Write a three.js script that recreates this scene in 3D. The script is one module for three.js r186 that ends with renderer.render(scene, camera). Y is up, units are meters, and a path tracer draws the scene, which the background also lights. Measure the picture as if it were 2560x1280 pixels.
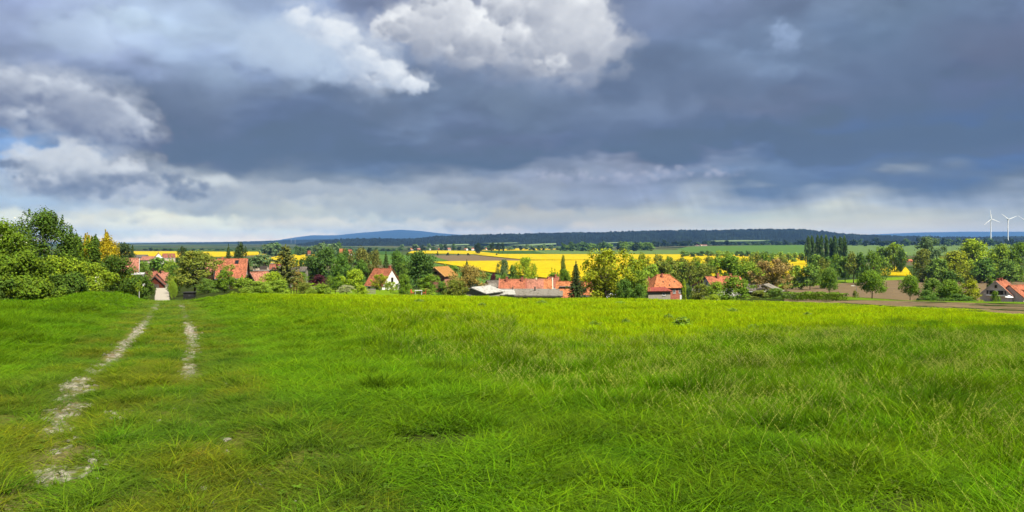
import * as THREE from 'three';
import { mergeGeometries } from 'three/addons/utils/BufferGeometryUtils.js';
import { createNoise2D, createNoise3D } from 'simplex-noise';

// ---------------------------------------------------------------- camera, exposure, sun
const EYE = 1.6, F = 1828;                       // eye height; focal length for a picture 2560 wide
const scene = new THREE.Scene();
const camera = new THREE.PerspectiveCamera(2 * Math.atan(640 / F) * 180 / Math.PI, 2, 0.1, 90000);
camera.position.set(0, EYE, 0);
camera.setViewOffset(2560, 1280, 0, 34, 2560, 1280);
const renderer = new THREE.WebGLRenderer({ antialias: true });
renderer.toneMapping = THREE.LinearToneMapping;
const EXPOSURE = 2.7;
renderer.toneMappingExposure = EXPOSURE;
renderer.shadowMap.enabled = true;
const sun = new THREE.DirectionalLight(new THREE.Color().setRGB(1, 0.945, 0.83), 5);
const SUN_AZ = 140 * Math.PI / 180, SUN_EL = 56 * Math.PI / 180;   // behind to the right, high
sun.position.set(Math.sin(SUN_AZ) * Math.cos(SUN_EL), Math.sin(SUN_EL), -Math.cos(SUN_AZ) * Math.cos(SUN_EL)).multiplyScalar(300);
sun.castShadow = true;
Object.assign(sun.shadow.camera, { left: -400, right: 400, top: 400, bottom: -400, near: 1, far: 1200 });
sun.shadow.mapSize.set(4096, 4096);
scene.add(sun, sun.target);

// ---------------------------------------------------------------- helpers
function rngOf(seed) { let s = seed >>> 0; return () => { s = (s + 0x6d2b79f5) | 0; let t = Math.imul(s ^ (s >>> 15), 1 | s); t = (t + Math.imul(t ^ (t >>> 7), 61 | t)) ^ t; return ((t ^ (t >>> 14)) >>> 0) / 4294967296; }; }
const n2 = createNoise2D(rngOf(11)), n3 = createNoise3D(rngOf(12));
const clamp = (x, a = 0, b = 1) => Math.min(b, Math.max(a, x));
const ss = (a, b, x) => { const t = clamp((x - a) / (b - a)); return t * t * (3 - 2 * t); };
const mix = (a, b, t) => a + (b - a) * t;
const lin = (c) => { c /= 255; return c <= 0.04045 ? c / 12.92 : Math.pow((c + 0.055) / 1.055, 2.4); };
function fbm2(x, y, o = 4) { let s = 0, a = 0.5; for (let i = 0; i < o; i++) { s += a * n2(x, y); x = x * 2.03 + 17.1; y = y * 2.03 - 9.7; a *= 0.5; } return s; }
function fbm3(x, y, z, o = 4) { let s = 0, a = 0.5; for (let i = 0; i < o; i++) { s += a * n3(x, y, z); x = x * 2.03 + 17.1; y = y * 2.03 - 9.7; z = z * 2.03 + 5.3; a *= 0.5; } return s; }
function interp(list, x) { if (x <= list[0][0]) return list[0][1]; for (let i = 1; i < list.length; i++) if (x <= list[i][0]) { const [a, p] = list[i - 1], [b, q] = list[i]; return mix(p, q, (x - a) / (b - a)); } return list[list.length - 1][1]; }

// ---------------------------------------------------------------- sky: air and clouds, by compass direction and height
// broad cloud tones: columns by azimuth in degrees from the view, rows by height above the horizon (tangent)
const SKY_A = [-35, -27.71, -19.3, -9.93, 0, 9.93, 19.3, 27.71, 35];
const SKY_H = [0.5, 0.3315, 0.2987, 0.2659, 0.233, 0.2002, 0.1674, 0.1346, 0.1127, 0.0963, 0.0799, 0.058, 0.0361, 0.0088];
const SKY_C = [
  [[112, 128, 160], [118, 134, 164], [116, 131, 162], [110, 125, 158], [112, 127, 159], [110, 126, 159], [108, 124, 157], [106, 122, 155], [102, 118, 153]],
  [[155, 170, 206], [180, 199, 225], [165, 185, 218], [124, 135, 166], [130, 140, 167], [122, 137, 169], [120, 135, 167], [116, 136, 163], [104, 119, 153]],
  [[160, 175, 206], [186, 206, 228], [170, 190, 217], [140, 155, 190], [126, 137, 165], [111, 127, 157], [118, 138, 170], [108, 128, 157], [98, 113, 147]],
  [[152, 167, 200], [158, 173, 205], [168, 192, 220], [135, 150, 179], [116, 128, 157], [102, 121, 151], [122, 141, 170], [102, 122, 151], [99, 107, 133]],
  [[122, 137, 165], [140, 155, 188], [148, 167, 200], [132, 147, 175], [112, 127, 156], [102, 118, 147], [103, 119, 149], [97, 113, 143], [87, 97, 128]],
  [[108, 123, 153], [114, 130, 159], [122, 138, 165], [110, 125, 151], [110, 126, 151], [114, 130, 159], [104, 113, 138], [85, 100, 128], [68, 85, 125]],
  [[96, 112, 143], [93, 104, 128], [98, 114, 145], [102, 118, 144], [108, 124, 150], [102, 118, 148], [87, 103, 131], [76, 97, 133], [66, 91, 137]],
  [[95, 152, 216], [85, 95, 123], [74, 89, 117], [76, 90, 117], [89, 99, 126], [81, 95, 123], [66, 82, 116], [59, 77, 113], [58, 79, 118]],
  [[118, 168, 225], [89, 98, 123], [85, 95, 119], [70, 85, 113], [61, 78, 106], [72, 88, 117], [66, 83, 117], [68, 83, 117], [76, 88, 121]],
  [[140, 182, 224], [130, 140, 153], [108, 122, 143], [98, 116, 143], [122, 134, 153], [152, 160, 181], [105, 124, 153], [86, 107, 143], [80, 103, 141]],
  [[150, 185, 220], [155, 165, 178], [126, 137, 151], [116, 130, 148], [148, 157, 175], [148, 158, 178], [104, 122, 148], [98, 115, 141], [114, 127, 145]],
  [[207, 222, 229], [214, 221, 221], [193, 200, 203], [175, 184, 192], [165, 172, 183], [157, 165, 177], [169, 178, 185], [175, 183, 186], [154, 162, 170]],
  [[241, 241, 218], [243, 242, 218], [229, 231, 209], [201, 208, 199], [190, 191, 179], [190, 192, 178], [205, 209, 184], [220, 216, 186], [190, 188, 169]],
  [[302, 275, 210], [306, 278, 210], [305, 271, 205], [258, 242, 200], [245, 221, 175], [250, 226, 173], [263, 238, 179], [252, 226, 170], [235, 211, 164]],
].map((r) => r.map((c) => c.map(lin)));
// single clouds: lists of [azimuth, height, half width, half height]
const CLOUDS = [
  { at: [[-8.71, 0.2932, 1.72, 0.0186], [-5.62, 0.2921, 3.45, 0.0301], [-3.13, 0.2713, 2.82, 0.0186], [-0.94, 0.2741, 4.07, 0.0301], [4.69, 0.2795, 3.51, 0.0427], [-6.55, 0.3288, 1.57, 0.0219], [3.44, 0.244, 1.88, 0.012], [-0.6, 0.318, 1.5, 0.02], [3.0, 0.32, 3.4, 0.028]], top: [262, 264, 264], low: [160, 168, 186], soft: 0.3, strong: 0.9, hollow: 1.1, many: 13 },
  { at: [[-15.88, 0.2998, 1.72, 0.0219], [-13.53, 0.2768, 1.88, 0.0219], [-11.59, 0.2495, 1.57, 0.023], [-9.93, 0.2287, 1.72, 0.0175], [-7.79, 0.2155, 1.19, 0.0098]], top: [252, 256, 258], low: [172, 188, 212], soft: 0.5, strong: 0.95, rough: 1.1, hollow: 0 },
  { at: [[-15.88, 0.2495, 2.66, 0.023], [-17.6, 0.2659, 2.82, 0.0274], [-14.12, 0.233, 1.25, 0.012]], top: [200, 217, 236], low: [172, 190, 217], soft: 0.8, strong: 0.75, rough: 0.8, hollow: 0 },
  { at: [[-34.58, 0.2084, 2.35, 0.0219], [-32.17, 0.203, 2.35, 0.023], [-30.58, 0.1756, 3.13, 0.0263], [-28.2, 0.1575, 2.04, 0.0175], [-34.15, 0.1674, 4.7, 0.0164], [-37.5, 0.2, 3.2, 0.026]], top: [236, 243, 250], low: [116, 128, 158], soft: 0.55, strong: 0.95, rough: 0.9, hollow: 1.6 },
  { at: [[-31.72, 0.11, 2.98, 0.023], [-29.64, 0.0908, 3.45, 0.0241], [-27.95, 0.0744, 2.51, 0.0153], [-32.4, 0.0853, 1.88, 0.0142]], top: [238, 242, 243], low: [158, 168, 184], soft: 0.5, strong: 0.95, rough: 1, hollow: 0.6 },
  { at: [[-30.81, 0.0771, 3.13, 0.0142], [-28.2, 0.0842, 1.88, 0.0088], [-25.71, 0.0864, 2.51, 0.0098], [-23.64, 0.0689, 1.88, 0.012], [-34.7, 0.108, 0.9, 0.006], [-34.2, 0.093, 1.6, 0.004]], top: [112, 124, 148], low: [98, 112, 138], soft: 0.7, strong: 0.5, rough: 1, hollow: 0 },
  { at: [[12.94, 0.0952, 3.76, 0.0082], [8.71, 0.0881, 3.45, 0.0066], [3.76, 0.0908, 2.82, 0.0066]], top: [188, 192, 208], low: [150, 158, 180], soft: 0.9, strong: 0.8, rough: 0.8, hollow: 0 },
  { at: [[20.54, 0.2768, 1.07, 0.0164], [20.13, 0.2932, 0.63, 0.0109]], top: [170, 192, 224], low: [150, 170, 206], soft: 0.95, strong: 0.3, rough: 0.9, hollow: 0 },
].map((c) => ({ ...c, top: c.top.map(lin), low: c.low.map(lin) }));
{ // more clouds of the same kinds all round, so that the sky goes on as it is in view
  const r = rngOf(77);
  for (let a = -175; a < 180; a += 9 + r() * 9) {
    if (Math.abs(a) < 44 || r() < 0.45) continue;
    const src = CLOUDS[[0, 1, 2, 3, 4, 2][Math.floor(r() * 6)]], h = src.at[0][1] + (r() - 0.5) * 0.06, a0 = src.at[0][0];
    CLOUDS.push({ ...src, at: src.at.map((b) => [a + b[0] - a0, b[1] - src.at[0][1] + h, b[2] * (0.8 + r() * 0.5), b[3]]) });
  }
}
function skyGrid(az, h, out) {
  let i = 0; while (i < 7 && az > SKY_A[i + 1]) i++;
  let j = 0; while (j < 12 && h < SKY_H[j + 1]) j++;
  const u = ss(0, 1, (az - SKY_A[i]) / (SKY_A[i + 1] - SKY_A[i])) * 0.5 + 0.5 * clamp((az - SKY_A[i]) / (SKY_A[i + 1] - SKY_A[i])), v = clamp((h - SKY_H[j]) / (SKY_H[j + 1] - SKY_H[j]));
  for (let c = 0; c < 3; c++) out[c] = mix(mix(SKY_C[j][i][c], SKY_C[j][i + 1][c], u), mix(SKY_C[j + 1][i][c], SKY_C[j + 1][i + 1][c], u), v);
}
// broad tones round the compass: the storm deck goes on behind the view
const fold = (az) => interp([[-180, 18], [-150, 32], [-110, 6], [-75, 0], [-35, -35], [35, 35], [75, 8], [120, 30], [150, 10], [180, 18]], az);
function paintSky() {
  const W = 4096, HH = 2048, data = new Float32Array(W * HH * 4), col = new Float64Array(3), DEG = 180 / Math.PI;
  for (let i = 0; i < W * HH; i++) { data[i * 4] = 0.1; data[i * 4 + 1] = 0.12; data[i * 4 + 2] = 0.08; data[i * 4 + 3] = 1; }
  for (let k = 0; k < W; k++) {
    const az = (((k + 0.5) / W - 0.5) * 360 + 90 + 540) % 360 - 180;
    const folded = fold(az);
    const px = Math.sin(az / DEG) * 57, pz = Math.cos(az / DEG) * 57;
    const rainA = ss(-2, 12, folded), cosF = Math.cos(folded / DEG);
    for (let row = HH / 2 - 8; row < HH; row++) {
      const o = (row * W + k) * 4, up = ((row + 0.5) / HH - 0.5) * Math.PI;
      if (row > HH / 2 + 500 && (k & 3 || row & 3)) { const q = ((row & ~3) * W + (k & ~3)) * 4; data[o] = data[q]; data[o + 1] = data[q + 1]; data[o + 2] = data[q + 2]; continue; }  // high overhead: coarser
      const h = Math.max(0, Math.tan(Math.min(up, 1.4)) / cosF), hd = Math.log(1 + Math.min(h, 3) * 9) * 30;     // flatter towards the horizon
      const hi = up > 0.4 ? Math.max(0.12, Math.cos(up)) : 1, x = px * hi, z = pz * hi;
      const w1 = fbm3(x * 0.08, hd * 0.09, z * 0.08, 4), w2 = fbm3(x * 0.08 + 40, hd * 0.09 + 9, z * 0.08, 4);
      const sc = ss(0.02, 0.14, h);
      skyGrid(clamp(folded + w1 * 4, -35, 35), h + w2 * (0.014 + 0.04 * sc) * ss(0, 0.05, h), col);
      // billows of the cloud deck, brighter on their upper left
      const bx = x * 0.11 + w1 * 0.2, by = hd * 0.17 + w2 * 0.2, d1 = fbm3(bx, by, z * 0.11, 5), d2 = fbm3(bx - 0.06, by + 0.16, z * 0.11, 3), d3 = fbm3(bx, by, z * 0.11, 3);
      let m = 1 + (0.08 + 0.20 * sc) * d1 + (0.06 + 0.24 * sc) * (d3 - d2);
      const rain = rainA * ss(0.1, 0.05, h) * ss(0.004, 0.02, h);       // rain hanging under the dark cloud
      if (rain > 0) m *= 1 + rain * 0.15 * (n3(x * 0.4 + h * 12, 3, z * 0.4) + 0.5 * n3(x * 1.3 + h * 30, 8, z * 1.3)) * ss(0.02, 0.06, h);
      col[0] *= m; col[1] *= m; col[2] *= m;
      data[o] = Math.max(0.002, col[0]) / EXPOSURE; data[o + 1] = Math.max(0.002, col[1]) / EXPOSURE; data[o + 2] = Math.max(0.002, col[2]) / EXPOSURE;
    }
  }
  // billows: many soft puffs, each lighter on the side of the sun and frayed at its edge
  const r = rngOf(5), elOf = (az, h) => Math.atan(h * Math.cos(fold(az) / DEG)) * DEG;
  const first = data.slice(), colAt = (az, el) => { const k = ((Math.floor((((az - 90 + 180 + 720) % 360) / 360) * W)) + W) % W, row = clamp(Math.floor((el / 180 + 0.5) * HH), 0, HH - 1), o = (row * W + k) * 4; return [first[o], first[o + 1], first[o + 2]]; };
  const puff = (az, el, rx, ry, top, low, alpha, soft, fray) => {
    const k0 = Math.floor((((az - rx * 1.5 - 90) / 360) + 0.5) * W), k1 = Math.ceil((((az + rx * 1.5 - 90) / 360) + 0.5) * W), r0 = Math.max(HH / 2 - 6, Math.floor(((el - ry * 1.5) / 180 + 0.5) * HH)), r1 = Math.min(HH - 1, Math.ceil(((el + ry * 1.5) / 180 + 0.5) * HH));
    const f = 0.62 / Math.min(rx, ry * 2), f2 = f * 1.25, sd = az * 3.1 + el;
    for (let k = k0; k <= k1; k++) {
      const a = ((k + 0.5) / W - 0.5) * 360 + 90, dx = (a - az) / rx;
      for (let row = r0; row <= r1; row++) {
        const e = ((row + 0.5) / HH - 0.5) * 180, dy = (e - el) / ry, q0 = dx * dx + dy * dy; if (q0 > 2.2) continue;
        const n = fbm3(a * f, e * f2, sd, 5), q = Math.sqrt(q0) + n * fray; if (q >= 1) continue;
        const al = alpha * ss(1, 1 - soft, q), lit = clamp(0.5 + 0.42 * dy + 0.16 * dx + n * 0.55), o = (row * W + ((k % W) + W) % W) * 4;
        for (let c = 0; c < 3; c++) data[o + c] = mix(data[o + c], mix(low[c], top[c], lit), al);
      }
    }
  };
  for (let i = 0; i < 1500; i++) { // the deck itself
    const az = r() * 360 - 180, h = 0.10 + Math.pow(r(), 0.8) * 0.4, el = elOf(az, h), s = (1.2 + 3.6 * r()) * (0.55 + h * 1.6), c = colAt(az, el), crisp = r() < 0.35; if (c[2] > c[0] * 3.4 && h < 0.15) continue;
    if (crisp) puff(az, el, s * 0.8, s * 0.42, c.map((v, k) => v * [1.42, 1.38, 1.28][k]), c.map((v) => v * 0.85), 0.3 + 0.3 * r(), 0.5, 1.0);
    else puff(az, el, s * 1.25, s * 0.62, c.map((v, k) => v * [1.30, 1.27, 1.20][k]), c.map((v) => v * 0.77), 0.3 + 0.4 * r(), 0.8, 0.9);
  }
  for (let i = 0; i < 2000; i++) { // small clouds in rows, low over the bright side
    const az = r() * 360 - 180, f = fold(az), h = 0.012 + Math.pow(r(), 1.3) * 0.062; if (r() > ss(10, -16, f)) { r(); r(); continue; }
    const el = elOf(az, h), s = (0.6 + 2.0 * r()) * (0.42 + h * 18), c = colAt(az, el), dark = r() < 0.4; if (c[2] > c[0] * 2.2) continue;
    puff(az, el, s * 1.9, s * 0.42, c.map((v, k) => Math.min(v * (dark ? 0.97 : [1.20, 1.17, 1.12][k]), 0.4)), c.map((v) => v * (dark ? 0.66 : 0.86)), 0.8, 0.65, 0.7);
  }
  for (const cl of CLOUDS) { // single white clouds
    const top = cl.top.map((v) => v / EXPOSURE), low = cl.low.map((v) => v / EXPOSURE), N = Math.round(cl.at.length * (cl.many ?? 14));
    const list = [];
    for (let i = 0; i < N; i++) { const b = cl.at[i % cl.at.length], a = r() * 6.283, m = Math.sqrt(r()), az = b[0] + Math.cos(a) * m * b[2] * 0.85, h = b[1] + Math.sin(a) * m * b[3] * 0.85, edge = m; list.push([az, elOf(az, h), (0.35 + 0.5 * r()) * Math.min(b[2], b[3] * 57.3 * 1.8) * (1.15 - 0.5 * edge), edge, Math.sin(a) * m]); }
    for (let i = 0; i < N * 2; i++) { const b = cl.at[i % cl.at.length], a = r() * 6.283, m = 0.7 + 0.8 * r(), az = b[0] + Math.cos(a) * m * b[2], h = b[1] + Math.sin(a) * m * b[3], s = (0.2 + 0.4 * r()) * Math.min(b[2], b[3] * 57.3 * 1.8); puff(az, elOf(az, h), s * 1.7, s * 0.8, top, low, cl.strong * (0.1 + 0.16 * r()), 0.9, 1.1); }
    list.sort((p, q) => q[3] - p[3]);
    for (const [az, el, s, edge, hh] of list) { const k = clamp(0.62 + hh * 0.4 - cl.hollow * 0.45 * (1 - edge) + (r() - 0.5) * 0.3), t = top.map((v, c) => mix(low[c] * 0.9, v, clamp(k + 0.38))), l = top.map((v, c) => mix(low[c] * 0.9, v, clamp(k - 0.4))); puff(az, el, s * 1.15, s * 0.8, t, l, cl.strong * (0.52 + 0.4 * r()), clamp(cl.soft + 0.12, 0.35, 0.9), 0.85); }
  }
  { // even the darkest low cloud passes a good part of the light that the deck above it does
    const lum = []; for (let row = Math.ceil(HH / 2 + HH / 18); row < HH / 2 + HH / 9; row += 3) for (let k = 0; k < W; k += 5) { const o = (row * W + k) * 4; lum.push((data[o] + data[o + 1] + data[o + 2]) / 3); }
    lum.sort((p, q) => p - q); const floor = 0.615 * lum[lum.length >> 1], w = floor * 0.22;
    for (let row = HH / 2; row < HH / 2 + HH / 18 + 60; row++) for (let k = 0; k < W; k++) { const o = (row * W + k) * 4, mean = (data[o] + data[o + 1] + data[o + 2]) / 3, q = (mean - floor) / w; if (q > 6) continue; const g = mix(1, (floor + w * Math.log(1 + Math.exp(q))) / mean, ss(HH / 18 + 60, HH / 18, row - HH / 2)); const n = mean * g, t = ss(1, 1.4, g) * 0.75; data[o] = mix(data[o] * g, n * 0.67, t); data[o + 1] = mix(data[o + 1] * g, n * 0.95, t); data[o + 2] = mix(data[o + 2] * g, n * 1.38, t); }
  }
  const t = new THREE.DataTexture(data, W, HH, THREE.RGBAFormat, THREE.FloatType);
  t.mapping = THREE.EquirectangularReflectionMapping; t.magFilter = THREE.LinearFilter; t.needsUpdate = true;
  scene.background = t; scene.environment = t;
}
paintSky();
scene.fog = new THREE.FogExp2(new THREE.Color().setRGB(0.20, 0.47, 1.0), 2.6e-5);

// ---------------------------------------------------------------- naming
const taken = new Map();
function numbered(name) { const k = taken.get(name) ?? 0; taken.set(name, k + 1); return k ? name + '_' + String(k).padStart(3, '0') : name; }
function tag(o, label, category, group, kind) { o.userData = { label, category }; if (group) o.userData.group = group; if (kind) o.userData.kind = kind; return o; }
function base(name, [x, y, z], turn, label, category, group) { const g = new THREE.Group(); g.name = numbered(name); g.position.set(x, y, z); g.rotation.y = turn; scene.add(g); return tag(g, label, category, group); }
function part(name, geo, mat, parent) { const m = new THREE.Mesh(geo, mat); m.name = name; parent.add(m); return m; }
function struct(name, geo, mat, label) { const m = new THREE.Mesh(geo, mat); m.name = numbered(name); m.userData = { kind: 'structure' }; if (label) { m.userData.label = label; m.userData.category = name.split('_').pop(); } scene.add(m); return m; }

// ---------------------------------------------------------------- textures (grain of materials)
function tex(w, h, fn, repeatM, srgb = true) {
  const d = new Uint8Array(w * h * 4), c = [0, 0, 0];
  for (let y = 0; y < h; y++) for (let x = 0; x < w; x++) { fn(x / w, y / h, c, x, y); const o = (y * w + x) * 4; for (let k = 0; k < 3; k++) d[o + k] = clamp(c[k]) * 255; d[o + 3] = 255; }
  const t = new THREE.DataTexture(d, w, h, THREE.RGBAFormat); t.magFilter = THREE.LinearFilter; t.minFilter = THREE.LinearMipmapLinearFilter; t.wrapS = t.wrapT = THREE.RepeatWrapping;
  if (srgb) t.colorSpace = THREE.SRGBColorSpace; t.repeat.set(1 / repeatM[0], 1 / repeatM[1]); t.needsUpdate = true; return t;
}
// noise that tiles: walks round two circles
const n4 = (u, v, f, s) => { const a = u * 2 * Math.PI, b = v * 2 * Math.PI, r = f / (2 * Math.PI); return 0.5 * n3(Math.cos(a) * r + s, Math.sin(a) * r, Math.cos(b) * r * 1.3 + 7) + 0.5 * n3(Math.sin(a) * r + 31 + s, Math.sin(b) * r, Math.cos(b) * r - Math.cos(a) * r * 0.7); };
const fb4 = (u, v, f, s, o) => { let t = 0, a = 0.55; for (let i = 0; i < o; i++) { t += a * n4(u, v, f, s + i * 13); f *= 2; a *= 0.55; } return t; };
const mat = (rgb, o = {}) => new THREE.MeshPhysicalMaterial({ color: new THREE.Color().setRGB(...rgb), roughness: 0.9, specularIntensity: (o.roughness ?? 0.9) > 0.8 ? 0.12 : 1, ...o });

// ---------------------------------------------------------------- the lie of the land: height at x, and d metres ahead
const trackX = (d) => interp([[-40, 14], [0, -1.4], [5.9, -2.9], [8.4, -4.35], [11.5, -5.95], [16.5, -8.1], [23.5, -11.15], [55, -25.8], [75, -35.4], [110, -52.6], [150, -71.8], [250, -119.5], [400, -191]], d);
function H(x, d) {
  const t = x / Math.max(d, 20), dd = Math.max(d, -60);
  let y = dd < 300 ? -0.06 * dd : -18 - 7 * (1 - Math.exp(-(dd - 300) * 0.06 / 7));
  y -= 0.012 * x * (1 - ss(300, 700, dd)) * ss(-50, 0, dd + 50);
  y -= 2.4 * ss(92, 140, dd) * ss(-0.13, -0.06, t) * (1 - ss(0.24, 0.34, t)) * (1 - ss(300, 460, dd));       // the slope breaks above the farm
  y -= 1.5 * ss(0.42, 0.6, t) * ss(110, 200, dd) * (1 - ss(300, 450, dd));
  y += 6.5 * ss(238, 300, dd) * (1 - ss(430, 720, dd)) * ss(-0.62, -0.52, t) * (1 - ss(-0.30, -0.19, t));     // terrace behind the gardens
  if (dd > 1200) { y += 16 * ss(1500, 3600, dd) * ss(0.1, 0.32, t); }
  if (dd > 3500) y += 6 * ss(3500, 6000, dd);
  if (dd < 300 && x < 0) {
    const off = x - trackX(dd), a = Math.abs(off);
    y -= 1.25 * ss(58, 96, dd) * (1 - ss(160, 235, dd)) * (1 - ss(2.2, 9, a));     // the lane is sunk a little past the brow
    y += 0.2 * ss(2.0, 6.5, -off) * ss(9, 22, dd) * (1 - ss(90, 150, dd));         // bank on the hedge side
    y += 0.55 * ss(1.8, 5, -off) * ss(-0.64, -0.57, t) * ss(18, 42, dd) * (1 - ss(85, 120, dd));
    y += 0.25 * ss(1.6, 4, off) * ss(12, 24, dd) * (1 - ss(60, 110, dd));
    if (dd < 90) y -= 0.08 * (Math.exp(-(((a - 0.85) / 0.3) ** 2)));
  }
  if (dd < 140) y += (0.07 * n2(x * 0.32, dd * 0.32) + 0.16 * n2(x * 0.07 + 5, dd * 0.07)) * ss(-70, -20, dd) * (1 - 0.6 * Math.exp(-(((x - trackX(dd)) / 2.2) ** 2))) * (1 - ss(100, 140, dd));
  return y;
}
const at = (px, d, lift = 0) => { const x = (px - 1280) / F * d; return [x, H(x, d) + lift, -d]; };
// where a line of sight meets the land, past distance d0
function ground(px, py, d0 = 340) {
  const t = (px - 1280) / F, s = (py - 606) / F;
  let a = d0, b = d0;
  while (b < 20000 && EYE - s * b > H(t * b, b)) { a = b; b *= 1.02; }
  for (let i = 0; i < 24; i++) { const m = (a + b) / 2; if (EYE - s * m > H(t * m, m)) a = m; else b = m; }
  return [t * b, b];
}
// a polygon of [x, d] corners laid over the land, lifted, with an edge that reaches down
function drape(poly, lift, skirt = 0, grain = 0.05, wob = 0) {
  const pts = [];
  poly.forEach((p, i) => { const q = poly[(i + 1) % poly.length], L = Math.hypot(q[0] - p[0], q[1] - p[1]), n = Math.max(1, Math.ceil(L / (2 + grain * Math.min(p[1], q[1])))); for (let k = 0; k < n; k++) { const f = k / n, x = mix(p[0], q[0], f), d = mix(p[1], q[1], f); pts.push(new THREE.Vector2(x + wob * n2(x * 0.35 + 3, d * 0.35) + wob * 0.6 * n2(x * 1.4, d * 1.4), d + wob * n2(x * 0.35 - 8, d * 0.35) * (k > 0 ? 1 : 1))); } });
  const V = pts.map((p) => [p.x, p.y]), tris = THREE.ShapeUtils.triangulateShape(pts, []), out = [], memo = new Map();
  const midOf = (a, b) => { const k = a < b ? a + '_' + b : b + '_' + a; if (!memo.has(k)) { memo.set(k, V.length); V.push([(V[a][0] + V[b][0]) / 2, (V[a][1] + V[b][1]) / 2]); } return memo.get(k); };
  const long = (a, b) => Math.hypot(V[a][0] - V[b][0], V[a][1] - V[b][1]);
  const lim = (a, b) => 3 + 0.07 * (V[a][1] + V[b][1]) / 2;
  const split = (a, b, c, n) => {
    const e = [[long(a, b) / lim(a, b), a, b, c], [long(b, c) / lim(b, c), b, c, a], [long(c, a) / lim(c, a), c, a, b]].sort((p, q) => q[0] - p[0])[0];
    if (e[0] <= 1 || n > 22) { out.push(a, b, c); return; }
    const m = midOf(e[1], e[2]); split(e[1], m, e[3], n + 1); split(m, e[2], e[3], n + 1);
  };
  for (const [a, b, c] of tris) split(a, b, c, 0);
  const pos = [], uv = [], idx = [];
  V.forEach(([x, d]) => { pos.push(x, H(x, d) + lift, -d); uv.push(x, d); });
  for (let i = 0; i < out.length; i += 3) {
    const [a, b, c] = [out[i], out[i + 1], out[i + 2]], cr = (V[b][0] - V[a][0]) * (V[c][1] - V[a][1]) - (V[b][1] - V[a][1]) * (V[c][0] - V[a][0]);
    if (cr > 0) idx.push(a, b, c); else idx.push(a, c, b);
  }
  if (skirt) {
    const n = pts.length, o = pos.length / 3;
    for (let i = 0; i < n; i++) for (const dy of [lift, lift - skirt]) { pos.push(V[i][0], H(...V[i]) + dy, -V[i][1]); uv.push(V[i][0] + V[i][1] * 0.3, dy); }
    for (let i = 0; i < n; i++) { const a = o + i * 2, b = o + ((i + 1) % n) * 2; idx.push(a, b, a + 1, b, b + 1, a + 1); }
  }
  const g = new THREE.BufferGeometry(); g.setAttribute('position', new THREE.Float32BufferAttribute(pos, 3)); g.setAttribute('uv', new THREE.Float32BufferAttribute(uv, 2)); g.setIndex(idx); g.computeVertexNormals(); return g;
}
const onLand = (list, d0) => list.map(([px, py]) => ground(px, py, d0));
const byDist = (list) => list.map(([px, d]) => [(px - 1280) / F * d, d]);

// ---------------------------------------------------------------- ground sheet
{
  const D = []; for (let d = -40; d < 0; d += 2) D.push(d); for (let d = 0; d < 40; d += 0.5) D.push(d); for (let d = 40; d < 130; d += 1.5) D.push(d); for (let d = 130; d < 17000; d *= 1.018) D.push(d);
  const C = 300, pos = [], uv = [], idx = [], col = [];
  D.forEach((d) => { for (let c = 0; c <= C; c++) {
    const t = (c / C - 0.5) * 2, x = (Math.sign(t) * Math.pow(Math.abs(t), 1.15) * 1.25) * (Math.max(d, 0) + 26); const low = d > 0 && d < 97 && x < 2 ? 0.07 * (1 - ss(1.2, 2.3, Math.abs(x - trackX(d)))) : 0; pos.push(x, H(x, d) - low, -d); uv.push(x, d);
    const far = ss(300, 420, d);
    const soil = [0.030, 0.045, 0.006], plain = [0.050, 0.092, 0.014];
    const wood = ss(0.05, 0.2, fbm2(x * 0.0011 + 3, d * 0.0022, 4)), pale = ss(0.15, 0.25, n2(x * 0.0009 - 7, d * 0.003)) * (1 - wood);     // land cover of the plain: corn, pale fields, woods
    for (let k = 0; k < 3; k++) col.push(mix(soil[k], mix(mix(plain[k], [0.11, 0.105, 0.05][k], pale), [0.012, 0.022, 0.010][k], wood), far));
  } });
  for (let r = 0; r < D.length - 1; r++) for (let c = 0; c < C; c++) { const a = r * (C + 1) + c, b = a + 1, e = a + C + 1, f = e + 1; idx.push(a, b, f, a, f, e); }
  const g = new THREE.BufferGeometry(); g.setAttribute('position', new THREE.Float32BufferAttribute(pos, 3)); g.setAttribute('uv', new THREE.Float32BufferAttribute(uv, 2)); g.setAttribute('color', new THREE.Float32BufferAttribute(col, 3)); g.setIndex(idx); g.computeVertexNormals();
  const m = tex(512, 512, (u, v, c) => { const k = 0.8 + 0.45 * fb4(u, v, 14, 1, 5); c[0] = k * 1.02; c[1] = k; c[2] = k * 0.95; }, [6, 6]);
  struct('ground', g, new THREE.MeshPhysicalMaterial({ map: m, vertexColors: true, roughness: 1, specularIntensity: 0.1 }));
}

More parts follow.
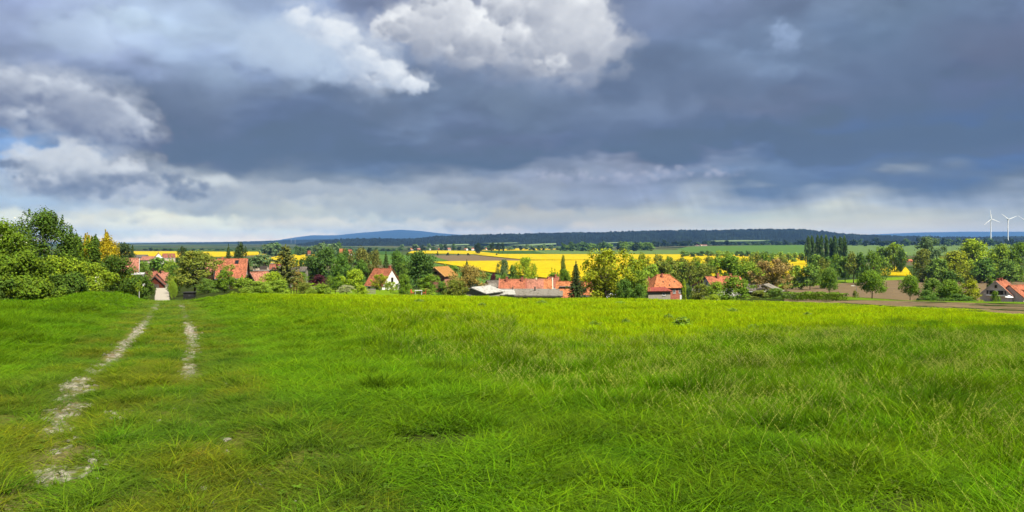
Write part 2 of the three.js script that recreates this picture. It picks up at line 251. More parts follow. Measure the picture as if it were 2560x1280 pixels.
// ---------------------------------------------------------------- fields
const M_ = {};
{
  const crop = tex(1024, 1024, (u, v, c) => { let k = 0.86 + 0.3 * fb4(u, v, 90, 3, 3) + 0.16 * fb4(u, v, 5, 8, 3); const gap = ss(0.42, 0.75, fb4(u, v, 16, 21, 4)); const tram = Math.abs(((v * 5) % 1) - 0.5) < 0.018 || Math.abs(((v * 5 + 0.09) % 1) - 0.5) < 0.018 ? 1 : 0; c[0] = k * (1 - 0.32 * gap - 0.28 * tram); c[1] = k * (1 - 0.08 * gap - 0.12 * tram); c[2] = k * 0.9; }, [70, 110]);
  M_.rape = mat([0.45, 0.325, 0.0012], { map: crop, roughness: 1 });
  const wheat = tex(1024, 1024, (u, v, c) => { const k = 0.84 + 0.22 * fb4(u, v, 60, 4, 3) + 0.2 * fb4(u, v, 6, 28, 4); c[0] = k; c[1] = k; c[2] = k; }, [90, 150]);
  M_.wheat = mat([0.0675, 0.135, 0.0162], { map: wheat, roughness: 1 });
  M_.wheatDark = mat([0.036, 0.0855, 0.009], { map: wheat, roughness: 1 });
  M_.wheatPale = mat([0.0945, 0.1485, 0.0324], { map: wheat, roughness: 1 });
  const earth = tex(1024, 1024, (u, v, c) => { const row = 0.5 + 0.5 * Math.sin(v * Math.PI * 2 * 40 + 1.5 * fb4(u, v, 8, 2, 2)); const k = 0.74 + 0.18 * fb4(u, v, 50, 5, 4) + 0.14 * fb4(u, v, 5, 15, 3) + 0.1 * row; c[0] = k; c[1] = k * 0.98; c[2] = k * 0.95; }, [26, 26]);
  M_.earth = mat([0.172, 0.128, 0.072], { map: earth, roughness: 1 });
  const lawn = tex(512, 512, (u, v, c) => { const k = 0.82 + 0.3 * fb4(u, v, 40, 6, 3) + 0.22 * fb4(u, v, 5, 11, 3); c[0] = k; c[1] = k; c[2] = k * 0.9; }, [12, 12]);
  M_.lawn = mat([0.135, 0.225, 0.005], { map: lawn, roughness: 1 });
  M_.verge = mat([0.10, 0.175, 0.005], { map: lawn, roughness: 1 });
  const conc = tex(512, 512, (u, v, c) => { const k = 0.86 + 0.1 * fb4(u, v, 40, 7, 4) + 0.12 * fb4(u, v, 6, 17, 3) ; c[0] = k; c[1] = k * 0.985; c[2] = k * 0.95; }, [3, 10]);
  M_.concrete = mat([0.36, 0.335, 0.285], { map: conc, roughness: 0.85 });
}
const field = (name, list, m, lift, skirt, label, d0) => struct(name, drape(onLand(list, d0), lift, skirt), m, label);
field('rapeseed_field', [[250, 641], [250, 629], [430, 629], [560, 630], [668, 630], [666, 637], [560, 642], [420, 645]], M_.rape, 1.1, 1.1, 'yellow flowering rapeseed field behind the roofs on the village edge');
field('rapeseed_field', [[655, 650], [700, 640], [735, 637.5], [800, 637.2], [796, 651], [735, 654]], M_.rape, 1.1, 1.1, 'small yellow rapeseed field behind the tall open conifer');
field('rapeseed_field', [[640, 667], [660, 656.5], [770, 656], [766, 667], [700, 670]], M_.rape, 1.1, 1.1, 'narrow near strip of yellow rapeseed behind the tall open conifer');
field('green_field', [[420, 628.5], [420, 626], [700, 625.5], [900, 626.5], [1010, 630], [985, 636], [730, 636.8], [672, 636], [672, 629.5]], M_.wheatDark, 0.5, 0.5, 'dark green crop strip before the pale far trees');
field('green_field', [[800, 655], [806, 638], [990, 637], [1075, 639.5], [1120, 652], [1083, 656], [940, 662]], M_.wheat, 0.5, 0.5, 'green crop field beside the brown ploughed wedge');
field('rapeseed_field', [[1017, 634], [1030, 628.2], [1100, 627], [1180, 628], [1246, 635], [1170, 635.6]], M_.rape, 1.1, 1.1, 'far yellow rapeseed field with small dark bushes along its edge');
field('ploughed_field', [[1074, 639.5], [1185, 638], [1235, 643], [1306, 650], [1290, 652.4], [1124, 653.2]], M_.earth, 0.25, 0.25, 'brown ploughed wedge between the yellow fields');
field('rapeseed_field', [[1186, 637.4], [1250, 636], [1480, 636.5], [1760, 637], [1990, 638], [2020, 644], [2025, 650], [1480, 650.6], [1312, 650.6]], M_.rape, 1.1, 1.1, 'upper part of the large yellow rapeseed field, beyond the thin track line');
field('rapeseed_field', [[1082, 656.6], [1130, 654.4], [1300, 653], [1480, 652.4], [2030, 652], [2030, 690], [1700, 700], [1400, 702], [1330, 694], [1225, 683], [1150, 668]], M_.rape, 1.1, 1.1, 'large near yellow rapeseed field behind the farm roofs');
field('rapeseed_field', [[2190, 690], [2205, 667], [2262, 667], [2280, 690]], M_.rape, 1.1, 1.1, 'small yellow field corner glimpsed between the trees past the poplars', 420);
field('rapeseed_field', [[1200, 627], [1225, 623.5], [1300, 621.5], [1410, 622.5], [1330, 626.6]], M_.rape, 1.1, 1.1, 'pale distant yellow field before the far tree line');
field('green_field', [[1190, 628], [1330, 627], [1365, 634.6], [1250, 635.4]], M_.wheatDark, 0.5, 0.5, 'dark green wedge among the far yellow fields');
field('green_field', [[1325, 627], [1420, 624.5], [1700, 625], [1760, 636], [1480, 635.6], [1368, 635]], M_.wheatPale, 0.5, 0.5, 'grey green crop field before the round wood');
field('green_field', [[1690, 624], [1720, 617], [2020, 613], [2020, 637], [1990, 637], [1770, 636.4]], M_.wheat, 0.5, 0.5, 'green field before the dark far tree line and the poplars');
field('green_field', [[2090, 641], [2090, 612.5], [2300, 611.5], [2580, 611], [2580, 637]], M_.wheatPale, 0.5, 0.5, 'green field behind the grey green willow', 700);
field('meadow_bank', [[1000, 690], [1080, 658], [1150, 670], [1225, 685], [1330, 697], [1300, 712], [1100, 706]], M_.wheat, 0.3, 0.3, 'green bank below the edge of the large yellow field', 340);
// right-hand side: strip of tilled earth, verge with trees, large ploughed field
struct('earth_strip', drape(byDist([[1960, 96], [2120, 84], [2620, 52], [2740, 48], [2740, 84], [2560, 94], [2400, 108], [2130, 121], [1960, 126]]), 0.04), M_.earth, 'narrow strip of bare tilled earth along the meadow edge');
struct('grass_verge', drape(byDist([[1760, 132], [2130, 123], [2420, 106], [2700, 92], [2700, 168], [2300, 200], [1950, 204], [1760, 190]]), 0.05), M_.verge, 'mown green verge under the row of young trees');
const FARSIDE = [[1880, 730], [1965, 722], [2000, 717], [2100, 708.5], [2200, 702], [2330, 697], [2560, 690], [2740, 687]], FARTHER = [[2740, 681], [2560, 684], [2330, 690], [2200, 694.5], [2100, 701], [2000, 708], [1900, 716]];
struct('ploughed_field', drape([...byDist([[2740, 180], [2500, 195], [2290, 203], [1880, 206]]), ...onLand(FARSIDE, 215)], 0.08), M_.earth, 'wide brown ploughed field behind the row of young trees');
struct('field_margin', drape([...onLand(FARSIDE, 215), ...onLand(FARTHER, 240)], 0.06), M_.lawn, 'bright grass margin between ploughed field and wood');
struct('garden_lawn', drape(byDist([[600, 98], [720, 92], [900, 90], [1105, 90], [1130, 130], [1090, 230], [1010, 262], [780, 262], [690, 225], [610, 150]]), 0.05), M_.lawn, 'sunlit garden lawn around the white gabled house');

// ---------------------------------------------------------------- lane: concrete part, then the worn track
{
  const strip = (d0, d1, w0, w1, lift, step, ragged) => {
    const pos = [], uv = [], idx = []; let n = 0;
    for (let d = d0; d <= d1; d += step) { const c = trackX(d), w = mix(w0, w1, (d - d0) / (d1 - d0)); const K = 20; for (let k = 0; k <= K; k++) { const s = (k / K - 0.5) * w, rag = ragged * n2(d * 0.5, k > 10 ? 9 : 2) * (k === 0 || k === K ? 1 : 0), x = c + s + rag, dd = d + (d < d0 + step ? ragged * 5 * (n2(k * 0.7, 4)) : 0); pos.push(x, H(x, dd) + lift, -dd); uv.push(s, d); } n++; }
    for (let r = 0; r < n - 1; r++) for (let k = 0; k < 20; k++) { const a = r * 21 + k; idx.push(a, a + 1, a + 22, a, a + 22, a + 21); }
    const g = new THREE.BufferGeometry(); g.setAttribute('position', new THREE.Float32BufferAttribute(pos, 3)); g.setAttribute('uv', new THREE.Float32BufferAttribute(uv, 2)); g.setIndex(idx); g.computeVertexNormals(); return g;
  };
  struct('concrete_lane', strip(80, 250, 1.9, 4.2, 0.05, 1, 0.2), M_.concrete, 'pale concrete lane running down to the village houses');
  // worn track: grass thatch with stony wheel ruts; uv across 5 m and along 100 m
  const W = 256, L = 2048;
  const gr = tex(W, L, (u, v, c) => {
    const s = (u - 0.5) * 5, d = v * 100, rut = rutAt(s, d);
    const g = stony(s, d), f = 0.85 + 0.4 * n2(s * 9, d * 9) * 0.5 + 0.25 * n2(s * 31, d * 31);
    const thatch = [0.075 * f, 0.080 * f, 0.014 * f], dirt = [0.17 * f, 0.125 * f, 0.07 * f], stone = [0.17 * f, 0.15 * f, 0.118 * f];
    const dr = clamp(rut * 1.25 + 0.35 * n2(s * 1.2, d * 0.8) - 0.25);
    for (let k = 0; k < 3; k++) { const l = mix(mix(thatch[k], dirt[k], dr), stone[k], g); c[k] = l <= 0.0031 ? l * 12.92 : 1.055 * Math.pow(l, 1 / 2.4) - 0.055; }
  }, [1, 1]);
  gr.wrapS = gr.wrapT = THREE.ClampToEdgeWrapping; gr.repeat.set(1 / 5, 1 / 100); gr.offset.set(0.5, 0);
  const tg = strip(1, 96, 3.6, 3.2, 0.0, 0.5, 0.1);
  struct('worn_track', tg, new THREE.MeshPhysicalMaterial({ map: gr, roughness: 1, specularIntensity: 0.1 }), 'worn grassy farm track with two stony wheel ruts');
}
// how worn the wheel ruts are: the right one grows over close to the camera
function rutAt(s, d) { return Math.max(Math.exp(-(((s + 0.86) / 0.26) ** 2)) * interp([[5, 0.5], [8, 0.9], [14, 1]], d), Math.exp(-(((s - 0.86) / 0.24) ** 2)) * interp([[8, 0.15], [11, 0.3], [13, 1]], d)); }
// share of bare stone on the track: s metres off its middle, d metres ahead
function stony(s, d) {
  const left = Math.exp(-(((s + 0.86) / 0.24) ** 2)), right = Math.exp(-(((s - 0.86) / 0.22) ** 2));
  const on = left * interp([[4, 0.05], [5.2, 0.1], [5.8, 0.5], [6.5, 0.45], [7.2, 0.3], [8.1, 0.7], [8.7, 0.85], [9.3, 0.6], [10.2, 0.75], [11, 1.15], [12.2, 0.9], [13.2, 0.7], [15, 0.9], [20, 0.95], [60, 1.0], [95, 1.1]], d)
    + right * interp([[5, 0.1], [9, 0.15], [10.5, 0.1], [12, 0.75], [14, 0.8], [15, 0.6], [17, 0.85], [26, 1.0], [30, 0.6], [45, 0.75], [80, 0.6]], d)
    + 0.55 * Math.exp(-(((s + 0.3) / 0.3) ** 2)) * Math.exp(-(((d - 8.8) / 0.5) ** 2)) + 0.5 * Math.exp(-(((s + 0.4) / 0.25) ** 2)) * Math.exp(-(((d - 6.4) / 0.4) ** 2));
  return ss(0.5, 0.85, on + 0.5 * n2(s * 2.2 + 3, d * 1.3) + 0.4 * n2(s * 7, d * 5));
}

// ---------------------------------------------------------------- hills
function ridge(name, crest, d, front, back, m, rough, cols, label) {
  const R = 26, pos = [], uv = [], idx = [], p0 = crest[0][0], p1 = crest[crest.length - 1][0];
  for (let c = 0; c <= cols; c++) {
    const px = mix(p0, p1, c / cols), t = (px - 1280) / F, top = EYE - (interp(crest, px) - 606) / F * d;
    for (let r = 0; r <= R; r++) {
      const f = r / R, dd = f < 0.8 ? d - front * (1 - f / 0.8) : d + back * (f - 0.8) / 0.2, x = t * dd;
      const prof = f < 0.8 ? ss(0, 1, f / 0.8) * 0.55 + 0.45 * Math.pow(f / 0.8, 0.8) : 1 - ss(0, 1, (f - 0.8) / 0.2);
      const b = -22; let y = b + (top - b) * prof;
      y += (top - b) * 0.10 * fbm2(x * 0.0011 * 6000 / d, dd * 0.0013 * 6000 / d, 3) * Math.sin(Math.min(1, f / 0.8) * Math.PI);
      y += rough * (n2(x * 0.02, dd * 0.02) * 0.5 + n2(x * 0.07, dd * 0.05) * 0.5) * ss(0.02, 0.15, f);
      pos.push(x, y, -dd); uv.push(x, dd);
    }
  }
  for (let c = 0; c < cols; c++) for (let r = 0; r < R; r++) { const a = c * (R + 1) + r, b = a + R + 1; idx.push(a, b, b + 1, a, b + 1, a + 1); }
  const g = new THREE.BufferGeometry(); g.setAttribute('position', new THREE.Float32BufferAttribute(pos, 3)); g.setAttribute('uv', new THREE.Float32BufferAttribute(uv, 2)); g.setIndex(idx); g.computeVertexNormals();
  return struct(name, g, m, label);
}
{
  const wood = tex(1024, 1024, (u, v, c) => { const k = 0.6 + 0.6 * fb4(u, v, 40, 2, 4) + 0.5 * fb4(u, v, 6, 12, 3); c[0] = k * 1.04; c[1] = k; c[2] = k * 0.9; }, [1400, 1400]);
  const forest = mat([0.012, 0.021, 0.010], { map: wood, roughness: 1 }), far = forest;
  ridge('wooded_hill', [[740, 612], [800, 602], [850, 597.5], [950, 595.5], [1000, 598], [1060, 594.5], [1080, 591], [1150, 588], [1280, 585], [1400, 582], [1500, 581], [1600, 577], [1700, 575.5], [1800, 575], [1900, 572], [2000, 573], [2050, 577], [2100, 583], [2150, 587], [2250, 590], [2350, 592], [2450, 593], [2600, 590], [2900, 594]], 6500, 1700, 1500, forest, 15, 1800, 'long dark wooded ridge across the horizon');
  ridge('far_hill', [[-300, 612], [100, 611], [300, 609], [450, 606], [560, 605], [640, 603], [720, 600], [820, 598], [1000, 602], [1200, 606]], 11000, 2500, 2500, far, 6, 500, 'low blue hill line beyond the village');
  ridge('distant_mountain', [[560, 608], [690, 601], [740, 593], [780, 588], [840, 588], [900, 582], [950, 578], [1000, 574], [1050, 577], [1100, 583], [1200, 590], [1400, 600]], 24000, 4500, 2500, far, 4, 400, 'pale blue mountain rising behind the wooded ridge');
  ridge('distant_mountain', [[1950, 602], [2050, 593], [2150, 587], [2300, 581], [2420, 579], [2560, 579], [2800, 584]], 24000, 4500, 2500, far, 4, 300, 'faint grey hill in the rain behind the wind turbines');
  // pale meadows at the foot of the ridge
  const strips = [[[1082, 612], [1170, 609.5], [1175, 612.5], [1095, 614.5]], [[1200, 607.8], [1290, 606.3], [1300, 607.6], [1240, 609]], [[1265, 613], [1390, 607.5], [1391, 611], [1330, 614]], [[1500, 607], [1560, 604.5], [1562, 606], [1510, 609]], [[1775, 601.5], [1850, 600], [1930, 600.5], [1900, 603], [1790, 604]]];
  const labels = ['thin pale meadow strip low on the ridge above the far village', 'small pale clearing on the ridge above the ploughed wedge', 'larger pale meadow on the ridge foot', 'narrow pale clearing above the round wood', 'pale clearing at the ridge foot above the dark tree line'];
  strips.forEach((s, i) => {
    const d = 4650 - i * 12, pts = s.map(([px, py]) => { const dd = d + (612 - py) * 16; return [(px - 1280) / F * dd, EYE - (py - 606) / F * dd, -dd]; });
    const g = new THREE.BufferGeometry(), pos = []; for (const p of pts) pos.push(...p); for (const p of pts) pos.push(p[0], -30, p[2] - 60);
    g.setAttribute('position', new THREE.Float32BufferAttribute(pos, 3)); g.setIndex([0, 1, 2, 0, 2, 3, 0, 4, 5, 0, 5, 1, 1, 5, 6, 1, 6, 2, 2, 6, 7, 2, 7, 3, 3, 7, 4, 3, 4, 0]);
    const f = g.toNonIndexed(); f.computeVertexNormals(); struct('hill_meadow', f, mat([0.09, 0.125, 0.05], { roughness: 1 }), labels[i]);
  });
}

// ---------------------------------------------------------------- trees and shrubs: crown shapes shared between trees of a kind
function leafQuads(pts, size, r, tone) { // pts: [x, y, z, nx, ny, nz]
  const n = pts.length, pos = new Float32Array(n * 12), col = new Float32Array(n * 12), idx = new Uint32Array(n * 6);
  const N = new THREE.Vector3(), U = new THREE.Vector3(), V = new THREE.Vector3(), T = new THREE.Vector3();
  pts.forEach((p, i) => {
    N.set(p[3], p[4], p[5]).normalize(); T.set(r() - 0.5, r() - 0.5, r() - 0.5).normalize(); U.crossVectors(N, T).normalize(); V.crossVectors(N, U);
    const s = size * (0.6 + r() * 0.8) * (p[6] ?? 1), a = s * (0.75 + 0.5 * r()), q = [[-a, -s * 0.15], [a * 0.1, -s * 0.62], [a, s * 0.12], [-a * 0.05, s * 0.62]];
    const k = 1 + (r() - 0.5) * tone, w = 1 + (r() - 0.5) * tone * 0.5;
    q.forEach(([u, v], j) => { const o = i * 12 + j * 3; pos[o] = p[0] + U.x * u + V.x * v; pos[o + 1] = p[1] + U.y * u + V.y * v; pos[o + 2] = p[2] + U.z * u + V.z * v; col[o] = k * w; col[o + 1] = k; col[o + 2] = k / w; });
    idx.set([i * 4, i * 4 + 1, i * 4 + 2, i * 4, i * 4 + 2, i * 4 + 3], i * 6);
  });
  const g = new THREE.BufferGeometry(); g.setAttribute('position', new THREE.BufferAttribute(pos, 3)); g.setAttribute('color', new THREE.BufferAttribute(col, 3)); g.setIndex(new THREE.BufferAttribute(idx, 1));
  return g; // faces keep their own direction: no shared normals
}
const dirOf = (r) => { const z = r() * 2 - 1, a = r() * 6.2832, s = Math.sqrt(1 - z * z); return [s * Math.cos(a), z, s * Math.sin(a)]; };
// crown radius by height share, from the crown's base to its top
const SHAPES = {
  round: { cb: 0.2, prof: (h) => Math.sqrt(Math.max(0, 1 - ((h - 0.46) / 0.56) ** 2)), cl: 0.16, n: 46 },
  dome: { cb: 0.14, prof: (h) => Math.sqrt(Math.max(0, 1 - Math.max(0, (h - 0.3) / 0.72) ** 2)) * (0.75 + 0.25 * ss(0, 0.3, h)), cl: 0.14, n: 60 },
  oval: { cb: 0.16, prof: (h) => Math.pow(Math.sin(Math.PI * Math.min(1, h * 0.93 + 0.06)), 0.7), cl: 0.15, n: 44 },
  bush: { cb: 0.0, prof: (h) => Math.sqrt(Math.max(0, 1 - (h / 1.03) ** 2.4)), cl: 0.17, n: 52 },
  upright: { cb: 0.02, prof: (h) => Math.pow(Math.max(0, 1 - h), 0.55) * (0.8 + 0.2 * ss(0, 0.3, h)), cl: 0.13, n: 70 },
  open: { cb: 0.22, prof: (h) => Math.sqrt(Math.max(0, 1 - ((h - 0.45) / 0.57) ** 2)), cl: 0.105, n: 74 },
  poplar: { cb: 0.03, prof: (h) => Math.pow(Math.sin(Math.PI * Math.pow(h * 0.97 + 0.03, 0.7)), 0.6), cl: 0.2, n: 40 },
  flame: { cb: 0.04, prof: (h) => (h < 0.3 ? Math.sqrt(Math.max(0, 1 - ((h - 0.3) / 0.33) ** 2)) : Math.pow(1 - (h - 0.3) / 0.72, 0.75)), cl: 0.15, n: 60 },
};
function limb(a, b, ra, rb) { // a tapered, slightly bent stick
  const A = new THREE.Vector3(...a), B = new THREE.Vector3(...b), M = A.clone().lerp(B, 0.5); M.x += (B.z - A.z) * 0.08; M.z -= (B.x - A.x) * 0.08;
  const c = new THREE.QuadraticBezierCurve3(A, M, B), g = new THREE.TubeGeometry(c, 4, 1, 6, false), p = g.attributes.position;
  for (let i = 0; i <= 4; i++) { const q = c.getPoint(i / 4), rr = mix(ra, rb, i / 4); for (let j = 0; j <= 6; j++) { const k = i * 7 + j; p.setXYZ(k, q.x + (p.getX(k) - q.x) * rr, q.y + (p.getY(k) - q.y) * rr, q.z + (p.getZ(k) - q.z) * rr); } }
  g.computeVertexNormals(); g.deleteAttribute('uv'); return g;
}
function broadleaf(kind, seed, leaves, size, o = {}) {
  const S = SHAPES[kind], r = rngOf(seed), clumps = [], cb = o.cb ?? S.cb, pts = [], cl = o.cl ?? S.cl, nC = o.n ?? S.n;
  const lob = [0, 1, 2, 3].map(() => [r() * 6.28, 0.1 + r() * 0.16]);
  for (let i = 0; i < nC; i++) {
    const h = Math.pow((i + r()) / nC, 0.9), a = r() * 6.2832, out = Math.pow(r(), 0.42);
    let R = S.prof(h); lob.forEach(([p, m], k) => { R *= 1 + m * Math.sin(a * (k + 1) + p + h * 4); });
    const rc = cl * (0.6 + 0.75 * r());
    clumps.push([Math.cos(a) * R * out * (0.5 - rc * 0.6), cb + (1 - cb) * clamp(h, 0.02, 1 - rc * 0.25), Math.sin(a) * R * out * (0.5 - rc * 0.6), rc * (o.dims ? Math.min(1, o.dims[1] * 1.3 / o.dims[0]) : 1), rc * (o.flat ?? 0.85) * (o.dims ? Math.min(1.6, Math.max(1, o.dims[0] * 0.8 / o.dims[1])) : 1)]);
  }
  const tot = clumps.reduce((s, c) => s + c[3] ** 2, 0);
  for (const c of clumps) {
    const n = Math.round(leaves * c[3] ** 2 / tot);
    for (let i = 0; i < n; i++) {
      const d = dirOf(r), k = Math.pow(r(), 0.4) * (r() < 0.08 ? 1.35 : 1), y = c[1] + d[1] * c[4] * k; if (y < 0.003) continue;
      const j = dirOf(r), up = o.up ?? 0.35;
      pts.push([c[0] + d[0] * c[3] * k, y, c[2] + d[2] * c[3] * k, d[0] + j[0] * 0.9, d[1] + up + j[1] * 0.9, d[2] + j[2] * 0.9]);
    }
  }
  if (o.shoots) for (let i = 0; i < o.shoots; i++) { // upright leafy shoots at the outline
    const c = clumps[Math.floor(r() * clumps.length)], L = cl * (o.dims ? 0.45 + r() * 0.55 : 0.9 + r() * 1.2), dx = (r() - 0.5) * 0.5, dz = (r() - 0.5) * 0.5;
    for (let k = 0; k < 34; k++) { const f = k / 34, j = dirOf(r), w = 0.034 * (1.15 - f); pts.push([c[0] + (dx * f) * L + j[0] * w, c[1] + c[4] * 0.6 + L * f, c[2] + dz * f * L + j[2] * w, j[0], j[1] + 0.3, j[2]]); }
  }
  if (o.dims) for (const p of pts) { p[0] *= o.dims[0]; p[1] *= o.dims[1]; p[2] *= o.dims[0]; }
  const crown = leafQuads(pts, size, r, o.tone ?? 0.5);
  const tr = o.trunk ?? 0.022, bits = [limb([0, -0.03, 0], [0.01, cb + (1 - cb) * 0.35, 0.01], tr, tr * 0.6), limb([0.01, cb + (1 - cb) * 0.35, 0.01], [0, cb + (1 - cb) * 0.8, 0], tr * 0.6, tr * 0.15)];
  for (let i = 0; i < (o.limbs ?? 9); i++) { const c = clumps[Math.floor((i + 0.5) * clumps.length / (o.limbs ?? 9))], y0 = Math.max(cb * 0.7, Math.min(c[1] - 0.06, cb + (c[1] - cb) * 0.45)); bits.push(limb([0.008, y0, 0.008], [c[0] * 0.95, c[1], c[2] * 0.95], tr * 0.42, tr * 0.1)); }
  return { crown, trunk: mergeGeometries(bits) };
}
function conifer(seed, tiers, size, o = {}) {
  const r = rngOf(seed), pts = [], bits = [limb([0, -0.02, 0], [0, 0.55, 0], 0.024, 0.014), limb([0, 0.55, 0], [0, 0.985, 0], 0.014, 0.002)];
  for (let t = 0; t < tiers; t++) {
    const h = Math.pow(t / tiers, 0.85), y = mix(o.low ?? 0.07, 0.97, h), nb = o.nb ?? 7, ph = r() * 6.28;
    for (let b = 0; b < nb; b++) {
      if (o.gaps && r() < o.gaps) continue;
      const a = ph + b / nb * 6.2832 + (r() - 0.5) * 0.5, R = 0.5 * Math.pow(1 - h, o.power ?? 0.85) * (0.72 + 0.36 * r()) + 0.012, droop = (o.droop ?? 0.10) * R * 2, lift = o.lift ?? 0;
      const ex = Math.cos(a) * R, ez = Math.sin(a) * R, ey = y - droop * 0.5 + lift * R;
      bits.push(limb([0, y, 0], [ex * 0.92, ey, ez * 0.92], 0.006 * (1 - h * 0.7), 0.0015));
      const n = Math.ceil((o.per ?? 26) * (R / 0.5 + 0.12));
      for (let i = 0; i < n; i++) { const f = Math.pow((i + r()) / n, 0.75), w = (o.spread ?? 0.07) * (1.15 - f) * (0.4 + 0.9 * (1 - h)), j = dirOf(r); pts.push([ex * f + j[0] * w, mix(y, ey, f) + j[1] * w * 0.4 - 0.008, ez * f + j[2] * w, j[0] * 0.6 + Math.cos(a) * 0.2, 0.9 + j[1] * 0.5, j[2] * 0.6 + Math.sin(a) * 0.2]); }
    }
  }
  for (let i = 0; i < 14; i++) { const j = dirOf(r); pts.push([j[0] * 0.012, 0.95 + r() * 0.05, j[2] * 0.012, j[0], 0.3, j[2]]); }
  return { crown: leafQuads(pts, size, r, 0.45), trunk: mergeGeometries(bits) };
}
const PROTO = {
  // village trees
  roundA: broadleaf('round', 201, 5200, 0.026), roundB: broadleaf('dome', 202, 5600, 0.025), roundC: broadleaf('oval', 203, 5000, 0.026),
  openA: broadleaf('open', 204, 5200, 0.021, { limbs: 16, trunk: 0.026 }), openB: broadleaf('open', 205, 5600, 0.02, { n: 90, cl: 0.1, limbs: 18, cb: 0.14 }), openC: broadleaf('dome', 206, 6400, 0.019, { n: 110, cl: 0.085, limbs: 18, cb: 0.12 }),
  avenue: broadleaf('round', 214, 5200, 0.027, { cb: 0.33, trunk: 0.02, n: 50 }),
  bushA: broadleaf('bush', 207, 4600, 0.026), bushB: broadleaf('bush', 208, 4600, 0.026, { n: 64, cl: 0.14, shoots: 10 }), bushC: broadleaf('dome', 209, 4600, 0.026, { cb: 0.03 }),
  flame: broadleaf('flame', 210, 5200, 0.024), columnA: broadleaf('upright', 211, 4200, 0.034, { cb: 0.1 }),
  spruce: conifer(301, 24, 0.03, { per: 44, power: 0.7 }), fir: conifer(302, 18, 0.032, { per: 50, spread: 0.1, power: 0.75 }), larch: conifer(303, 22, 0.026, { gaps: 0.16, per: 40, spread: 0.085, droop: -0.06, lift: 0.12, power: 0.5, low: 0.16, nb: 8 }),
  pine: broadleaf('dome', 304, 3600, 0.028, { cb: 0.25, n: 40, cl: 0.13, up: 0.5 }),
  // farther away
  midA: broadleaf('round', 401, 1500, 0.046), midB: broadleaf('dome', 402, 1500, 0.046, { cb: 0.06 }), midC: broadleaf('oval', 403, 1400, 0.046), thin: broadleaf('open', 404, 1100, 0.04, { cb: 0.3, n: 34, cl: 0.13, limbs: 8, trunk: 0.035 }),
  poplar: broadleaf('poplar', 405, 1600, 0.06, { trunk: 0.05 }),
  farA: broadleaf('dome', 501, 420, 0.085, { cb: 0.02, n: 16, cl: 0.22, limbs: 3 }), farB: broadleaf('round', 502, 420, 0.085, { cb: 0.1, n: 16, cl: 0.22, limbs: 3 }), farC: broadleaf('oval', 503, 380, 0.09, { cb: 0.04, n: 14, cl: 0.22, limbs: 3 }),
};
const leafMat = (rgb, through = 0.36) => new THREE.MeshPhysicalMaterial({ color: new THREE.Color().setRGB(...rgb), vertexColors: true, roughness: 1, transmission: through, thickness: 0, side: THREE.DoubleSide, specularIntensity: 0.15 });
const HEDGE = { hedgeA: ['bush', { n: 44, cl: 0.165, tone: 0.6, trunk: 0.014 }], hedgeB: ['bush', { n: 48, cl: 0.155, tone: 0.6, shoots: 12, trunk: 0.014 }], hedgeC: ['upright', { n: 70, cl: 0.12, shoots: 40, tone: 0.55, trunk: 0.014 }], hedgeD: ['dome', { cb: 0.04, n: 50, cl: 0.155, tone: 0.6, trunk: 0.014 }], hedgeE: ['oval', { cb: 0.02, n: 56, cl: 0.14, shoots: 60, tone: 0.6, trunk: 0.016 }] };
const LEAF = {
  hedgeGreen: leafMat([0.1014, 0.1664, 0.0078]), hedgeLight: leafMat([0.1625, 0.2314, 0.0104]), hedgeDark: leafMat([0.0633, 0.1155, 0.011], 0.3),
  green: leafMat([0.1258, 0.2145, 0.0143]), light: leafMat([0.1885, 0.2795, 0.0208]), fresh: leafMat([0.2375, 0.325, 0.015]), dark: leafMat([0.0559, 0.108, 0.0186], 0.22), mid: leafMat([0.1151, 0.195, 0.0222]), olive: leafMat([0.1568, 0.1882, 0.022]), bronze: leafMat([0.2472, 0.1898, 0.0403]), copper: leafMat([0.2585, 0.187, 0.0605]),
  yellow: leafMat([0.235, 0.270, 0.010]), golden: leafMat([0.36, 0.285, 0.010]), conifer: leafMat([0.0368, 0.0598, 0.0161], 0.12), larch: leafMat([0.0975, 0.1105, 0.0234], 0.2), purple: leafMat([0.060, 0.016, 0.022], 0.2), grey: leafMat([0.102, 0.162, 0.054], 0.28), blossom: leafMat([0.34, 0.36, 0.17]), chestnut: leafMat([0.1275, 0.132, 0.027], 0.25), white: leafMat([0.62, 0.62, 0.46], 0.3), farGreen: leafMat([0.054, 0.102, 0.0216], 0.25), farDark: leafMat([0.022, 0.040, 0.013], 0.2), lilac: leafMat([0.4, 0.3, 0.38], 0.3), deep: leafMat([0.0819, 0.1602, 0.0183], 0.3),
};
const BARK = mat([0.085, 0.062, 0.042], { roughness: 1 }), BARK_DARK = mat([0.035, 0.027, 0.02], { roughness: 1 }), BARK_PALE = mat([0.2, 0.17, 0.13], { roughness: 1 });
const treeRng = rngOf(900);
const SLIM = new Set(['spruce', 'fir', 'larch', 'poplar', 'columnA']);
